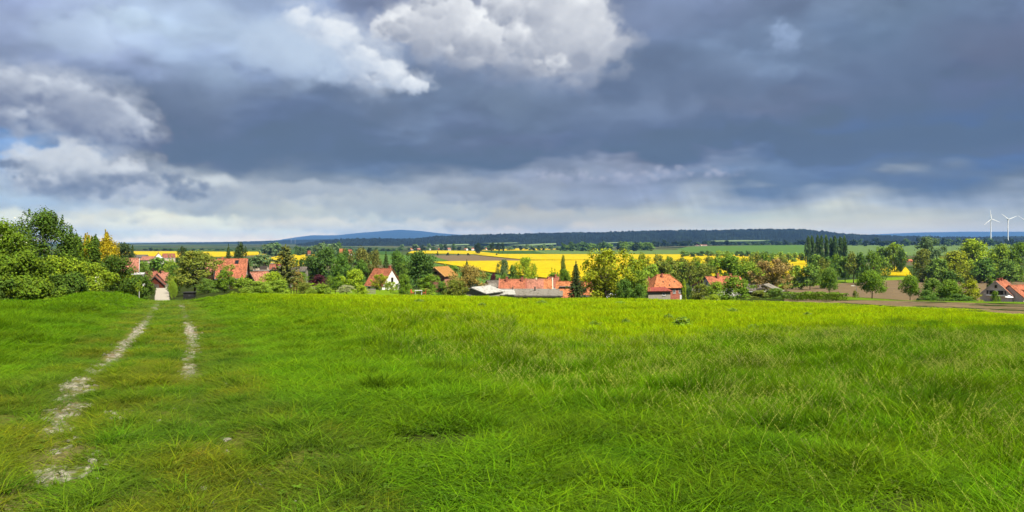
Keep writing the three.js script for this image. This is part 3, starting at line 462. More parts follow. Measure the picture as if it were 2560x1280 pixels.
// px: middle in the view, d: distance, top: height of its top in the view, wide: width in the view
function tree(name, px, d, top, wide, proto, leaf, label, category, group, o = {}) {
  const [x, y, z] = at(px, d), h = (EYE - (top - 606) / F * d - y) * 1.02, w = wide * d / F * (SLIM.has(proto) ? 1.05 : 1.17);
  const t = base(name, [x, y, z], treeRng() * 6.28, label, category, group), p = PROTO[proto];
  const s = [w * (0.94 + treeRng() * 0.12), h, w];
  if (proto.startsWith('hedge')) { const own = broadleaf(HEDGE[proto][0], Math.round(px * 3 + d * 17), Math.round(clamp(w * (w + h) * 230, 6000, 20000)), 0.088, { ...HEDGE[proto][1], dims: [w, h] }); const tr = part('trunk', own.trunk, o.bark ?? BARK, t); tr.scale.set(w, h, w); part('crown', own.crown, LEAF[leaf], t); if (o.flowers) bloom(t, own.crown, o, px, d, [1, 1, 1], [w, h]); return t; }
  const tr = part('trunk', p.trunk, o.bark ?? BARK, t), cr = part('crown', p.crown, LEAF[leaf], t);
  tr.scale.set(...s); cr.scale.set(...s);
  if (o.lean) t.rotation.z = o.lean;
  if (o.flowers) bloom(t, p.crown, o, px, d, s, [1, 1]);
  return t;
}
function bloom(t, crown, o, px, d, s, [w, h]) { // blossom clusters standing out of the crown
  const r = rngOf(Math.round(px * 7 + d)), pts = [], P = crown.attributes.position, n = P.count / 4, q0 = Math.min(w, h) === 1 ? 0.012 : 0.09;
  for (let i = 0, tries = 0; i < o.flowers && tries < o.flowers * 30; tries++) { const k = Math.floor(r() * n) * 4, c = [P.getX(k), P.getY(k), P.getZ(k)], m = Math.hypot(c[0] / w, (c[1] / h - 0.45) * 0.9, c[2] / w); if (m < 0.3) continue; i++; for (let q = 0; q < 6; q++) { const j = dirOf(r); pts.push([c[0] * 1.03 + j[0] * q0, c[1] + q0 + j[1] * q0 * 0.6, c[2] * 1.03 + j[2] * q0, j[0] * 0.5, 1, j[2] * 0.5, 0.5]); } }
  const f = part('blossoms', leafQuads(pts, (o.flowerSize ?? 0.014) * q0 / 0.012, r, 0.2), LEAF[o.flowerLeaf ?? 'white'], t); f.scale.set(...s);
}
// ---- hedge of wild shrubs along the left of the meadow
const HG = 'wild shrubs of the hedge beside the track';
tree('hawthorn_shrub', 12, 62, 566, 150, 'hedgeB', 'hedgeGreen', 'tall wild shrub with creamy flower heads at the picture edge', 'shrub', HG, { flowers: 120 });
tree('maple_tree', 112, 68, 545, 138, 'hedgeE', 'hedgeDark', 'tallest dark green tree of the hedge with pointed upright shoots', 'tree', HG);
tree('hedge_shrub', -60, 52, 640, 220, 'hedgeA', 'hedgeGreen', 'broad green shrub cut by the left picture edge', 'shrub', HG);
tree('hedge_shrub', 192, 72, 600, 95, 'hedgeC', 'hedgeGreen', 'slender light green shrub just right of the tallest hedge tree', 'shrub', HG);
tree('hedge_shrub', 60, 58, 640, 150, 'hedgeD', 'hedgeGreen', 'rounded shrub in front of the tallest hedge tree', 'shrub', HG);
tree('hedge_shrub', 150, 60, 655, 150, 'hedgeA', 'hedgeLight', 'bushy light green shrub in the middle of the hedge', 'shrub', HG);
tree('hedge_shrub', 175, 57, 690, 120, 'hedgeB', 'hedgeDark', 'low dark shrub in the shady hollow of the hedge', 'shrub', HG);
tree('hedge_shrub', 65, 49, 704, 165, 'hedgeA', 'hedgeGreen', 'low round shrub at the near end of the hedge', 'shrub', HG);
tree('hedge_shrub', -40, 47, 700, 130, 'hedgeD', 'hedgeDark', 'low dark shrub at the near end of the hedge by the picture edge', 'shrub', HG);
tree('golden_shrub', 268, 82, 600, 66, 'hedgeE', 'golden', 'golden yellow leaved shrub rising above the hedge', 'shrub', HG);
tree('golden_shrub', 220, 86, 603, 48, 'hedgeE', 'golden', 'smaller golden shrub half hidden behind dark green shoots', 'shrub', HG);
tree('hedge_shrub', 238, 76, 605, 50, 'hedgeC', 'hedgeDark', 'dark green upright shrub between the two golden shrubs', 'shrub', HG);
tree('hedge_shrub', 285, 80, 646, 90, 'hedgeD', 'hedgeDark', 'dark green rounded shrub below the golden shrub', 'shrub', HG);
tree('hedge_shrub', 235, 68, 668, 110, 'hedgeB', 'hedgeLight', 'yellowish green shrub low in the hedge below the golden shrubs', 'shrub', HG);
tree('elder_shrub', 236, 64, 697, 60, 'hedgeA', 'hedgeLight', 'small elder with cream flower heads at the grass edge', 'shrub', HG, { flowers: 46 });
tree('hedge_shrub', 300, 84, 690, 75, 'hedgeA', 'hedgeLight', 'low light green shrub between hedge and lane', 'shrub', HG);
tree('hedge_shrub', 352, 100, 694, 64, 'hedgeD', 'hedgeDark', 'dense dark shrub at the left edge of the concrete lane', 'shrub', HG);
tree('hedge_shrub', 322, 108, 689, 50, 'bushA', 'hedgeLight', 'small pale shrub behind the dense shrub beside the lane', 'shrub', HG);
const ORD = ['first', 'second', 'third', 'fourth', 'fifth', 'sixth', 'seventh', 'eighth', 'ninth', 'tenth', 'eleventh', 'twelfth', 'thirteenth', 'fourteenth', 'fifteenth', 'sixteenth', 'seventeenth', 'eighteenth', 'nineteenth'], TENS = ['', '', 'twenty', 'thirty', 'forty'];
const ordinal = (n) => (n <= 19 ? ORD[n - 1] : n % 10 ? TENS[Math.floor(n / 10)] + '-' + ORD[n % 10 - 1] : TENS[Math.floor(n / 10)].replace('y', 'ieth'));
const inOrder = (list) => list.sort((a, b) => a.position.x / -a.position.z - b.position.x / -b.position.z).forEach((o, i) => { o.userData.label = (i === 0 ? 'leftmost ' : i === list.length - 1 ? 'rightmost ' : ordinal(i + 1) + ' from left, ') + o.userData.label; });
// ---- village, from left to right
const VG = 'trees in the village gardens', T = tree;
T('yew_tree', 312, 250, 614, 52, 'bushC', 'conifer', 'dark evergreen clump behind the first red roof', 'tree', VG);
T('cypress_tree', 331, 248, 622, 12, 'columnA', 'conifer', 'narrow dark cypress beside the evergreen clump', 'tree', VG);
T('garden_tree', 357, 205, 657, 46, 'roundB', 'mid', 'green tree between the first red roof and the lane house', 'tree', VG);
T('garden_tree', 395, 255, 648, 60, 'midB', 'deep', 'low green trees behind the lane house chimneys', 'tree', VG);
T('garden_shrub', 425, 235, 655, 44, 'bushB', 'light', 'light shrub behind the lane house roof', 'shrub', VG);
T('pine_tree', 456, 280, 621, 27, 'pine', 'conifer', 'small dark pine against the far yellow field', 'tree', VG);
T('broad_maple_tree', 487, 142, 633, 122, 'openC', 'olive', 'broad olive green maple beside the concrete lane', 'tree', VG, { bark: BARK_DARK });
T('garden_tree', 437, 175, 668, 44, 'roundB', 'deep', 'dark round tree behind the topiary by the lane', 'tree', VG);
T('garden_shrub', 520, 122, 700, 50, 'bushA', 'mid', 'dark shrub under the broad maple', 'shrub', VG);
T('fir_tree', 571, 245, 613, 34, 'fir', 'conifer', 'dark fir rising behind the large red roof', 'tree', VG);
T('pine_tree', 602, 238, 615, 36, 'pine', 'conifer', 'dark round pine beside the fir behind the large red roof', 'tree', VG);
T('garden_tree', 562, 114, 679, 46, 'roundC', 'green', 'small upright green tree at the meadow edge before the large red roof', 'tree', VG, { bark: BARK_DARK });
T('flowering_shrub', 612, 116, 697, 62, 'bushB', 'light', 'pale green flowering shrub below the large red roof', 'shrub', VG, { flowers: 30, flowerLeaf: 'blossom', flowerSize: 0.02 });
T('flowering_shrub', 652, 113, 706, 64, 'bushA', 'light', 'pale flowering shrub below the small red gable', 'shrub', VG, { flowers: 34, flowerLeaf: 'blossom', flowerSize: 0.02 });
T('flowering_shrub', 694, 116, 702, 58, 'bushB', 'light', 'pale flowering shrub at the foot of the tall open conifer', 'shrub', VG, { flowers: 30, flowerLeaf: 'blossom', flowerSize: 0.02 });
T('garden_shrub', 682, 150, 682, 56, 'bushC', 'fresh', 'yellow green shrub behind the pale flowering ones', 'shrub', VG);
T('garden_tree', 655, 300, 640, 50, 'midA', 'grey', 'grey green tree at the yellow field beside the pale barn roof', 'tree', VG);
T('larch_tree', 714, 178, 614, 76, 'larch', 'larch', 'tall open larch with a bare lower trunk and upswept branches', 'tree', VG, { bark: BARK_DARK });
T('garden_shrub', 742, 185, 682, 40, 'bushB', 'bronze', 'brownish shrub just right of the tall larch', 'shrub', VG);
T('garden_shrub', 752, 200, 683, 34, 'bushC', 'green', 'leafy green shrub hiding the grey shed wall', 'shrub', VG);
T('garden_tree', 778, 275, 642, 44, 'roundB', 'dark', 'dark tree at the left of the dense village grove', 'tree', VG);
T('beech_tree', 812, 265, 627, 62, 'roundA', 'dark', 'big dark beech at the middle of the dense village grove', 'tree', VG);
T('garden_tree', 852, 250, 640, 46, 'roundC', 'deep', 'mid green tree right of the big dark beech', 'tree', VG);
T('garden_tree', 866, 285, 630, 36, 'roundA', 'dark', 'dark tree behind the mid green one in the grove', 'tree', VG);
T('chestnut_tree', 905, 275, 628, 50, 'roundB', 'chestnut', 'brownish chestnut tree with a broad flat top', 'tree', VG);
T('chestnut_tree', 938, 270, 632, 34, 'roundC', 'chestnut', 'narrower brownish chestnut touching the broad one', 'tree', VG);
T('garden_tree', 900, 235, 656, 40, 'roundB', 'deep', 'low green tree in front of the chestnuts', 'tree', VG);
T('fir_tree', 965, 262, 630, 32, 'fir', 'conifer', 'dark fir behind the white gabled house', 'tree', VG);
T('garden_tree', 996, 280, 636, 44, 'roundA', 'deep', 'round green tree between the fir and the big lime tree', 'tree', VG);
T('lime_tree', 1047, 225, 636, 70, 'roundA', 'dark', 'big dense dark lime tree right of the white gabled house', 'tree', VG);
T('garden_shrub', 1012, 235, 662, 34, 'bushC', 'mid', 'mid green shrub behind the white house ridge', 'shrub', VG);
T('plum_tree', 797, 192, 689, 40, 'bushC', 'purple', 'dark purple leaved plum on the garden lawn', 'tree', VG);
T('garden_shrub', 822, 195, 692, 24, 'bushA', 'mid', 'small green shrub beside the purple plum', 'shrub', VG);
T('garden_shrub', 845, 188, 690, 32, 'bushB', 'green', 'yellowish green shrub between purple plum and round tree', 'shrub', VG);
T('garden_tree', 888, 150, 677, 54, 'roundC', 'fresh', 'bright fresh green tree left of the white gabled house', 'tree', VG);
T('garden_shrub', 760, 118, 708, 46, 'bushC', 'olive', 'tall olive shrub at the meadow edge right of the larch', 'shrub', VG);
T('garden_shrub', 802, 114, 712, 52, 'bushB', 'light', 'light green shrub at the meadow edge below the purple plum', 'shrub', VG);
T('blossoming_tree', 866, 117, 714, 38, 'openA', 'blossom', 'little fruit tree covered in pale blossom at the meadow edge', 'tree', VG);
T('garden_shrub', 903, 113, 715, 34, 'bushC', 'fresh', 'fresh green shrub next to the pale blossoming tree', 'shrub', VG);
T('willow_tree', 950, 182, 688, 38, 'openA', 'yellow', 'small airy yellow tree before the white house roof', 'tree', VG);
T('sapling_tree', 977, 142, 706, 28, 'openA', 'fresh', 'thin stemmed sapling on the lawn before the white gable', 'tree', VG);
T('clipped_conifer', 1011, 128, 690, 44, 'flame', 'green', 'flame shaped clipped conifer with a round bottom', 'tree', VG);
T('garden_tree', 1072, 172, 690, 52, 'roundB', 'green', 'green garden tree right of the clipped conifer', 'tree', VG);
T('garden_shrub', 1104, 168, 706, 36, 'bushA', 'deep', 'dark green shrub left of the coppery tree', 'shrub', VG);
T('blossoming_tree', 1059, 118, 722, 42, 'openA', 'light', 'low white flowering fruit tree beside the clipped conifer', 'tree', VG, { flowers: 60 });
T('copper_tree', 1170, 150, 668, 92, 'openB', 'bronze', 'coppery gold tree with open branches beside the white shed roof', 'tree', VG, { bark: BARK_DARK });
T('garden_tree', 1136, 127, 703, 58, 'roundC', 'olive', 'dark olive tree in front of the coppery gold tree', 'tree', VG, { bark: BARK_DARK });
T('spruce_tree', 1167, 300, 651, 34, 'spruce', 'conifer', 'dark spruce tip behind the coppery gold tree', 'tree', VG);
T('alder_tree', 1258, 335, 653, 36, 'openC', 'grey', 'grey green alder before the large yellow field', 'tree', VG);
T('willow_tree', 1314, 330, 647, 54, 'openB', 'fresh', 'pale airy willow behind the long red barn', 'tree', VG);
T('garden_tree', 1283, 340, 668, 28, 'midB', 'mid', 'low dark tree between alder and willow', 'tree', VG);
T('clipped_tree', 1260, 230, 689, 20, 'roundA', 'mid', 'small ball headed tree behind the long red barn', 'tree', VG);
T('purple_shrub', 1232, 235, 688, 24, 'bushA', 'purple', 'reddish shrub beside the dark barn gable', 'shrub', VG);
T('poplar_tree', 1408, 285, 648, 22, 'columnA', 'olive', 'slim poplar left of the spruce by the farm', 'tree', VG);
T('garden_shrub', 1385, 300, 686, 50, 'bushB', 'green', 'green shrubs at the yellow field edge behind the farm', 'shrub', VG);
T('garden_tree', 1410, 190, 678, 36, 'roundB', 'green', 'leafy tree behind the farm roofs beside the spruce', 'tree', VG);
T('spruce_tree', 1440, 142, 656, 52, 'spruce', 'conifer', 'slender dark spruce before the farm roofs', 'tree', VG);
T('norway_maple_tree', 1515, 158, 629, 122, 'openB', 'yellow', 'great yellow green maple with a dark forked trunk', 'tree', VG, { bark: BARK_DARK });
T('norway_maple_tree', 1500, 166, 672, 90, 'openC', 'olive', 'darker lower tree tucked under the great yellow maple', 'tree', VG, { bark: BARK_DARK });
T('garden_tree', 1588, 175, 674, 62, 'roundA', 'light', 'light green tree between the great maple and the brick house', 'tree', VG);
T('garden_tree', 1560, 138, 703, 46, 'roundC', 'deep', 'dark round tree before the white van', 'tree', VG);
T('garden_shrub', 1598, 136, 714, 36, 'bushC', 'deep', 'dense green shrub at the left corner of the brick house', 'shrub', VG);
T('clipped_shrub', 1710, 215, 704, 16, 'columnA', 'fresh', 'bright clipped column right of the brick house', 'shrub', VG);
T('garden_shrub', 1724, 165, 722, 24, 'bushA', 'dark', 'dark shrub right of the brick house', 'shrub', VG);
T('garden_shrub', 1752, 150, 713, 52, 'bushB', 'olive', 'olive shrub in front of the house with two chimneys', 'shrub', VG);
T('garden_shrub', 1790, 140, 708, 50, 'bushC', 'light', 'light green shrub before the roof with two chimneys', 'shrub', VG);
T('flowering_shrub', 1782, 119, 738, 40, 'bushA', 'fresh', 'low shrub of pale yellow blossom at the meadow edge', 'shrub', VG, { flowers: 40, flowerLeaf: 'blossom', flowerSize: 0.02 });
T('lilac_shrub', 1838, 122, 696, 72, 'bushB', 'green', 'big leafy shrub hiding the front of the two chimney house', 'shrub', VG);
T('garden_shrub', 1897, 124, 727, 50, 'bushA', 'olive', 'low olive shrub left of the leaning bronze tree', 'shrub', VG);
T('lilac_shrub', 1940, 119, 722, 52, 'bushC', 'mid', 'mauve tinged lilac shrub under the leaning bronze tree', 'shrub', VG, { flowers: 50, flowerLeaf: 'lilac' });
T('bronze_tree', 1932, 152, 655, 90, 'openA', 'copper', 'bronze leaved walnut with two leaning bare trunks', 'tree', VG, { bark: BARK });
// ---- wood beyond the brick house
const WG = 'thin alders of the wood beyond the brick house';
{ const r = rngOf(31), A = [], B = []; for (let i = 0; i < 13; i++) A.push(T('alder_tree', 1580 + i * 31 + (r() - 0.5) * 16, 470 + r() * 90, 637 + r() * 11, 26 + r() * 10, 'thin', ['olive', 'yellow', 'olive', 'green'][i % 4], 'thin alder against the yellow field beyond the brick house', 'tree', WG));
  for (let i = 0; i < 10; i++) B.push(T('wood_tree', 1592 + i * 19 + (r() - 0.5) * 12, 330 + r() * 70, 655 + r() * 12, 38 + r() * 12, ['midA', 'thin', 'midC'][i % 3], ['green', 'olive', 'light', 'olive'][i % 4], 'leafy tree crowding the wood behind the brick house roof', 'tree', 'trees of the wood behind the brick house')); inOrder(A); inOrder(B); }
T('wood_tree', 1828, 305, 644, 92, 'roundB', 'green', 'broad green tree rising over the house with two chimneys', 'tree', VG);
T('wood_tree', 1884, 300, 662, 50, 'roundA', 'light', 'light green round tree left of the bronze walnut', 'tree', VG);
T('wood_tree', 1760, 300, 668, 60, 'roundC', 'olive', 'olive tree behind the white gable of the two chimney house', 'tree', VG);
T('wood_tree', 1990, 385, 668, 40, 'midB', 'light', 'light green shrubby tree right of the bronze walnut', 'tree', VG);
T('wood_tree', 2025, 380, 668, 44, 'midA', 'mid', 'round mid green tree at the ploughed field corner', 'tree', VG);
T('wood_tree', 2062, 400, 676, 36, 'midB', 'fresh', 'fresh yellow green shrub behind the first young tree', 'tree', VG);
// ---- young trees along the verge
const AG = 'young trees in a row along the verge';
T('young_tree', 2073, 192, 676, 40, 'avenue', 'mid', 'young dark tree nearest the clipped hedge', 'tree', AG);
T('young_tree', 2180, 190, 683, 54, 'avenue', 'green', 'fullest young tree of the row, right of the street lamp', 'tree', AG);
T('young_tree', 2275, 197, 694, 40, 'avenue', 'green', 'last young tree of the row before the dark shrub clump', 'tree', AG);
T('verge_shrub', 2138, 186, 728, 13, 'bushB', 'olive', 'small shrub at the foot of the street lamp', 'shrub');
const SG = 'shrubs left of the white house';
T('verge_shrub', 2330, 195, 700, 60, 'bushC', 'mid', 'dark green shrub at the near end of the clump', 'shrub', SG);
T('verge_shrub', 2372, 215, 684, 54, 'roundB', 'dark', 'tall dark tree at the back of the shrub clump', 'shrub', SG);
T('verge_shrub', 2375, 190, 703, 56, 'bushC', 'green', 'rounded brighter shrub in the middle of the clump', 'shrub', SG);
T('verge_shrub', 2318, 182, 728, 44, 'bushA', 'deep', 'low dark shrub at the foot of the clump', 'shrub', SG);
T('verge_shrub', 2424, 192, 704, 50, 'bushB', 'yellow', 'yellow green shrub next to the white house gable', 'shrub', SG);
T('verge_shrub', 2400, 182, 737, 62, 'bushA', 'deep', 'low dark hedge shrub before the yellow green one', 'shrub', SG);
T('verge_shrub', 2488, 190, 729, 20, 'bushC', 'green', 'small shrub against the white house wall', 'shrub', SG);
T('garden_tree', 2476, 235, 697, 22, 'columnA', 'mid', 'slim tree behind the white house gable', 'tree', SG);
// ---- right wood
const RG = 'big trees of the wood on the right';
T('wood_tree', 2386, 505, 632, 80, 'bushC', 'yellow', 'broad yellow green tree at the front of the right wood', 'tree', RG);
T('wood_tree', 2432, 520, 604, 84, 'bushC', 'fresh', 'tallest yellow green tree of the right wood', 'tree', RG);
T('wood_tree', 2502, 515, 616, 54, 'bushC', 'light', 'yellow green tree right of the tallest one', 'tree', RG);
T('wood_tree', 2548, 510, 613, 54, 'bushC', 'green', 'green tree of the right wood at the picture edge', 'tree', RG);
T('wood_tree', 2306, 500, 628, 52, 'bushC', 'olive', 'brownish green tree at the left end of the right wood', 'tree', RG);
T('wood_tree', 2345, 490, 652, 56, 'midA', 'mid', 'darker tree low between the right wood trees', 'tree', RG);
T('wood_tree', 2462, 490, 650, 60, 'midB', 'deep', 'dark undergrowth tree below the tallest yellow green tree', 'tree', RG);
T('wood_tree', 2520, 490, 654, 60, 'midB', 'mid', 'dark low tree at the right end of the wood', 'tree', RG);
T('willow_tree', 2318, 760, 597, 56, 'roundC', 'grey', 'big grey green willow towering behind the right wood', 'tree', RG);
T('wood_tree', 2236, 640, 612, 44, 'midB', 'light', 'light green tree left of the big willow', 'tree', RG);
T('wood_tree', 2255, 620, 628, 24, 'midC', 'dark', 'dark tree beside the light one left of the willow', 'tree', RG);
T('wood_tree', 2205, 650, 622, 34, 'midA', 'mid', 'mid green tree over the small yellow field corner', 'tree', RG);
{ const r = rngOf(41), G = 'loose trees between the poplars and the yellow field corner'; const A = [], B = []; for (let i = 0; i < 9; i++) A.push(T('field_tree', 2032 + i * 21 + (r() - 0.5) * 14, 440 + r() * 70, 632 + r() * 18, 30 + r() * 16, ['midA', 'thin', 'midC', 'thin'][i % 4], ['mid', 'olive', 'deep', 'green'][i % 4], 'loose green tree below the poplars beside the ploughed field', 'tree', G));
  const P = 'tall poplars in a tight row'; for (let i = 0; i < 9; i++) B.push(T('lombardy_poplar', 2020 + i * 11.4 + (r() - 0.5) * 4, 830 + r() * 40, 594 + (i === 5 ? 8 : r() * 6), 13 + r() * 3, 'poplar', 'farGreen', 'tall slim poplar in the tight row before the wooded ridge', 'tree', P)); inOrder(A); inOrder(B); }
// ---- far tree lines
function row(name, list, label, category, group, seed) { const r = rngOf(seed), made = []; for (const [p0, p1, n, d, top, dt, w, protos, leaves] of list) for (let i = 0; i < n; i++) made.push(T(name, mix(p0, p1, (i + 0.5 + (r() - 0.5) * 0.6) / n), d * (0.94 + r() * 0.12), top + (r() - 0.5) * dt, w * (0.7 + r() * 0.6), protos[Math.floor(r() * protos.length)], leaves[Math.floor(r() * leaves.length)], label, category, group)); inOrder(made); }
const FAR = ['farA', 'farB', 'farC'];
row('far_tree', [[1405, 1530, 14, 2300, 610, 8, 20, FAR, ['farGreen', 'mid']], [1545, 1630, 11, 2250, 607, 8, 22, FAR, ['farGreen', 'mid', 'farDark']]], 'round tree of the dense little wood behind the grey green field', 'tree', 'trees of the little wood beyond the fields', 51);
row('far_tree', [[1630, 2015, 34, 3300, 604, 6, 15, FAR, ['farDark', 'farDark', 'farGreen']]], 'dark tree of the long far tree line below the ridge', 'tree', 'trees of the long far tree line', 52);
row('far_tree', [[2095, 2560, 36, 3000, 600, 9, 18, FAR, ['farDark', 'farGreen', 'farDark']]], 'dark far tree below the wind turbines', 'tree', 'trees of the far line below the turbines', 53);
row('far_tree', [[1000, 1400, 26, 2500, 614, 8, 15, FAR, ['farDark', 'farGreen', 'grey']]], 'dark tree among the roofs of the far village', 'tree', 'trees of the far village', 54);
row('far_tree', [[662, 700, 5, 1500, 612, 8, 26, FAR, ['grey', 'farGreen']], [735, 790, 6, 1500, 618, 8, 20, FAR, ['grey', 'farGreen']], [788, 850, 7, 1400, 612, 9, 22, FAR, ['grey', 'farGreen', 'grey']]], 'grey green tree of the clump before the blue hills', 'tree', 'trees of the grey green clump', 55);
row('far_tree', [[330, 660, 18, 2400, 621, 4, 13, FAR, ['farDark', 'farGreen']]], 'tiny dark tree beyond the left yellow field', 'tree', 'trees beyond the left yellow field', 56);
row('far_bush', [[1700, 1925, 18, 1350, 630, 5, 16, FAR, ['farGreen', 'mid', 'light']]], 'round bush of the field hedge beyond the upper yellow field', 'bush', 'bushes of the field hedge', 57);
row('far_bush', [[1870, 2020, 8, 1000, 633, 4, 22, FAR, ['mid', 'light', 'green']]], 'leafy bush at the far edge of the yellow field near the poplars', 'bush', 'bushes near the poplars', 58);
row('far_tree', [[870, 1010, 9, 2300, 620, 6, 14, FAR, ['farDark', 'farGreen']]], 'small far tree behind the village grove', 'tree', 'far trees behind the village grove', 59);
T('far_tree', 1195, 1700, 609, 17, 'midB', 'farDark', 'single dark round tree at the far yellow field', 'tree', VG);
T('far_tree', 1230, 1750, 608, 14, 'thin', 'farDark', 'first of three bare stemmed trees at the pale far field', 'tree', 'three bare stemmed far trees');
T('far_tree', 1246, 1750, 609, 11, 'thin', 'farDark', 'middle of three bare stemmed trees at the pale far field', 'tree', 'three bare stemmed far trees');
T('far_tree', 1257, 1750, 609, 11, 'thin', 'farDark', 'last of three bare stemmed trees at the pale far field', 'tree', 'three bare stemmed far trees');
T('far_tree', 771, 1350, 618, 18, 'spruce', 'farDark', 'dark pointed far conifer beside the grey green clump', 'tree', VG);
T('far_tree', 922, 1500, 618, 19, 'spruce', 'farDark', 'dark pointed far conifer above the chestnut trees', 'tree', VG);
[[1094, 629], [1120, 632], [1146, 634], [1170, 633], [1242, 634]].forEach(([px, top], i) => T('field_bush', px, 1480, top, [4, 7, 6, 7, 5][i], 'farA', 'farDark', ['upright dark bush at the far yellow field edge', 'second dark bush along the far yellow field edge', 'low dark bush in the middle of the far yellow field edge', 'fourth dark bush along the far yellow field edge', 'dark bush at the tip of the far yellow field'][i], 'bush', 'dark bushes along the far yellow field'));
row('bank_bush', [[1110, 1145, 4, 620, 664, 4, 16, FAR, ['mid', 'green']], [740, 770, 4, 800, 651, 2, 10, FAR, ['mid', 'deep']], [1190, 1230, 3, 560, 684, 4, 18, FAR, ['mid', 'green']]], 'low bush on the bank below a yellow field', 'bush', 'low bushes on the field banks', 60);
// ---- clipped hedges
function hedge(label, poly, h, leaf, seed, cat = 'hedge') { // poly: middle line as [px, d]; a clipped body of leaves
  const r = rngOf(seed), pts = [], P = byDist(poly);
  for (let i = 0; i < P.length - 1; i++) { const L = Math.hypot(P[i + 1][0] - P[i][0], P[i + 1][1] - P[i][1]), n = Math.round(L * 240 * h); for (let k = 0; k < n; k++) { const f = r(), x = mix(P[i][0], P[i + 1][0], f), d = mix(P[i][1], P[i + 1][1], f), s = (r() - 0.5) * 1.3, top = r() < 0.5, hh = h * (0.93 + 0.1 * n2(x * 0.7, d * 0.7)), y = top ? hh * (1 - 0.25 * Math.abs(s) ** 3) - r() * 0.1 : r() * hh, q = top ? s : Math.sign(s) * (0.55 + r() * 0.1), j = dirOf(r); const dx = P[i + 1][0] - P[i][0], dz = P[i + 1][1] - P[i][1], nx = -dz / L, nd = dx / L; pts.push([x + nx * q, H(x, d) + y, -(d + nd * q), top ? j[0] * 0.7 : nx * Math.sign(s) + j[0] * 0.7, top ? 1 + j[1] * 0.7 : j[1] * 0.7 + 0.2, top ? j[2] * 0.7 : -nd * Math.sign(s) + j[2] * 0.7]); } }
  const o = base('clipped_hedge', [0, 0, 0], 0, label, cat); part('foliage', leafQuads(pts, 0.09, r, 0.5), LEAF[leaf], o);
}
hedge('long low clipped hedge at the meadow edge under the bronze walnut', [[1960, 110], [2030, 104], [2112, 98]], 1.25, 'green', 71);
hedge('second clipped hedge line behind the low one', [[1965, 132], [2040, 124], [2100, 119]], 1.1, 'light', 72);
hedge('green hedge strip along the verge before the white house', [[2300, 178], [2440, 172], [2600, 166]], 0.5, 'green', 73);

// ---------------------------------------------------------------- buildings
const tileTex = (() => { const r = rngOf(5), tone = []; for (let i = 0; i < 32 * 32; i++) tone.push(0.74 + r() * 0.4); return tex(512, 512, (u, v, c) => { const cx = Math.floor(u * 32), cy = Math.floor(v * 32), fu = u * 32 - cx, fv = v * 32 - cy; const joint = fv < 0.1 ? 0.62 : 1, edge = fu < 0.12 ? 0.8 : 1, k = tone[cy * 32 + cx] * joint * edge * (0.94 + 0.22 * fb4(u, v, 4, 3, 3)); c[0] = k; c[1] = k * (0.97 + 0.06 * tone[(cy * 7 + cx * 3) % 1024]); c[2] = k; }, [7.2, 9.6]); })();
const tileBump = tex(256, 256, (u, v, c) => { const fu = (u * 32) % 1, fv = (v * 32) % 1; const k = 0.5 + 0.4 * Math.sin(fu * Math.PI) * (0.4 + 0.6 * fv); c[0] = c[1] = c[2] = k; }, [7.2, 9.6], false);
const roofMat = (rgb) => mat(rgb, { map: tileTex, bumpMap: tileBump, bumpScale: 0.04, roughness: 0.85 });
const brickTex = (() => { const r = rngOf(6), tone = []; for (let i = 0; i < 4096; i++) tone.push(0.72 + r() * 0.42); return tex(512, 512, (u, v, c) => { const cy = Math.floor(v * 48), q = u * 14 + (cy % 2) * 0.5, cx = Math.floor(q) % 14, fu = q - Math.floor(q), fv = v * 48 - cy, m = fu < 0.05 || fv < 0.14; const k = m ? 0.95 : tone[cy * 14 + cx]; c[0] = k; c[1] = m ? 1 : k * 0.96; c[2] = m ? 1 : k * 0.94; }, [3.5, 3.6]); })();
const plaster = tex(256, 256, (u, v, c) => { const k = 0.88 + 0.12 * fb4(u, v, 12, 9, 4) + 0.06 * fb4(u, v, 40, 4, 2); c[0] = k; c[1] = k * 0.99; c[2] = k * 0.97; }, [5, 5]);
const sheetTex = tex(256, 256, (u, v, c) => { const k = 0.86 + 0.1 * Math.cos(u * Math.PI * 2 * 10) * 0.5 + 0.14 * fb4(u, v, 6, 19, 4); c[0] = c[1] = k; c[2] = k * 0.98; }, [2.5, 4]);
const feltTex = tex(512, 512, (u, v, c) => { const st = ss(0.1, 0.5, fb4(u, v, 9, 33, 4)), seam = (u * 8) % 1 < 0.03 ? 0.72 : 1, k = (0.82 + 0.18 * fb4(u, v, 30, 9, 3)) * seam * (1 - 0.38 * st); c[0] = k; c[1] = k * (1 - 0.02 * st); c[2] = k * (0.98 - 0.1 * st); }, [8, 8]);
const boardTex = tex(256, 256, (u, v, c) => { const k = (u * 12 % 1 < 0.06 ? 0.5 : 1) * (0.8 + 0.3 * fb4(u, v * 0.2, 30, 7, 3)); c[0] = k; c[1] = k * 0.97; c[2] = k * 0.92; }, [2, 2]);
const RED = roofMat([0.31, 0.104, 0.058]), RED_OLD = roofMat([0.222, 0.078, 0.052]), RED_PINK = roofMat([0.31, 0.127, 0.088]), ORANGE = roofMat([0.378, 0.134, 0.058]), ORANGE_RAW = mat([0.371, 0.202, 0.067], { map: boardTex }), ROOF_GREY = roofMat([0.114, 0.094, 0.08]), ROOF_PALE = roofMat([0.228, 0.181, 0.142]);
const WHITE = mat([0.74, 0.73, 0.70], { map: plaster }), CREAM = mat([0.46, 0.41, 0.32], { map: plaster }), GREYW = mat([0.27, 0.25, 0.21], { map: plaster }), BRICK = mat([0.30, 0.105, 0.07], { map: brickTex }), BRICK_PINK = mat([0.326, 0.151, 0.106], { map: brickTex }), TIMBER = mat([0.05, 0.031, 0.02], { map: boardTex }), TIMBER_RED = mat([0.112, 0.034, 0.02], { map: boardTex });
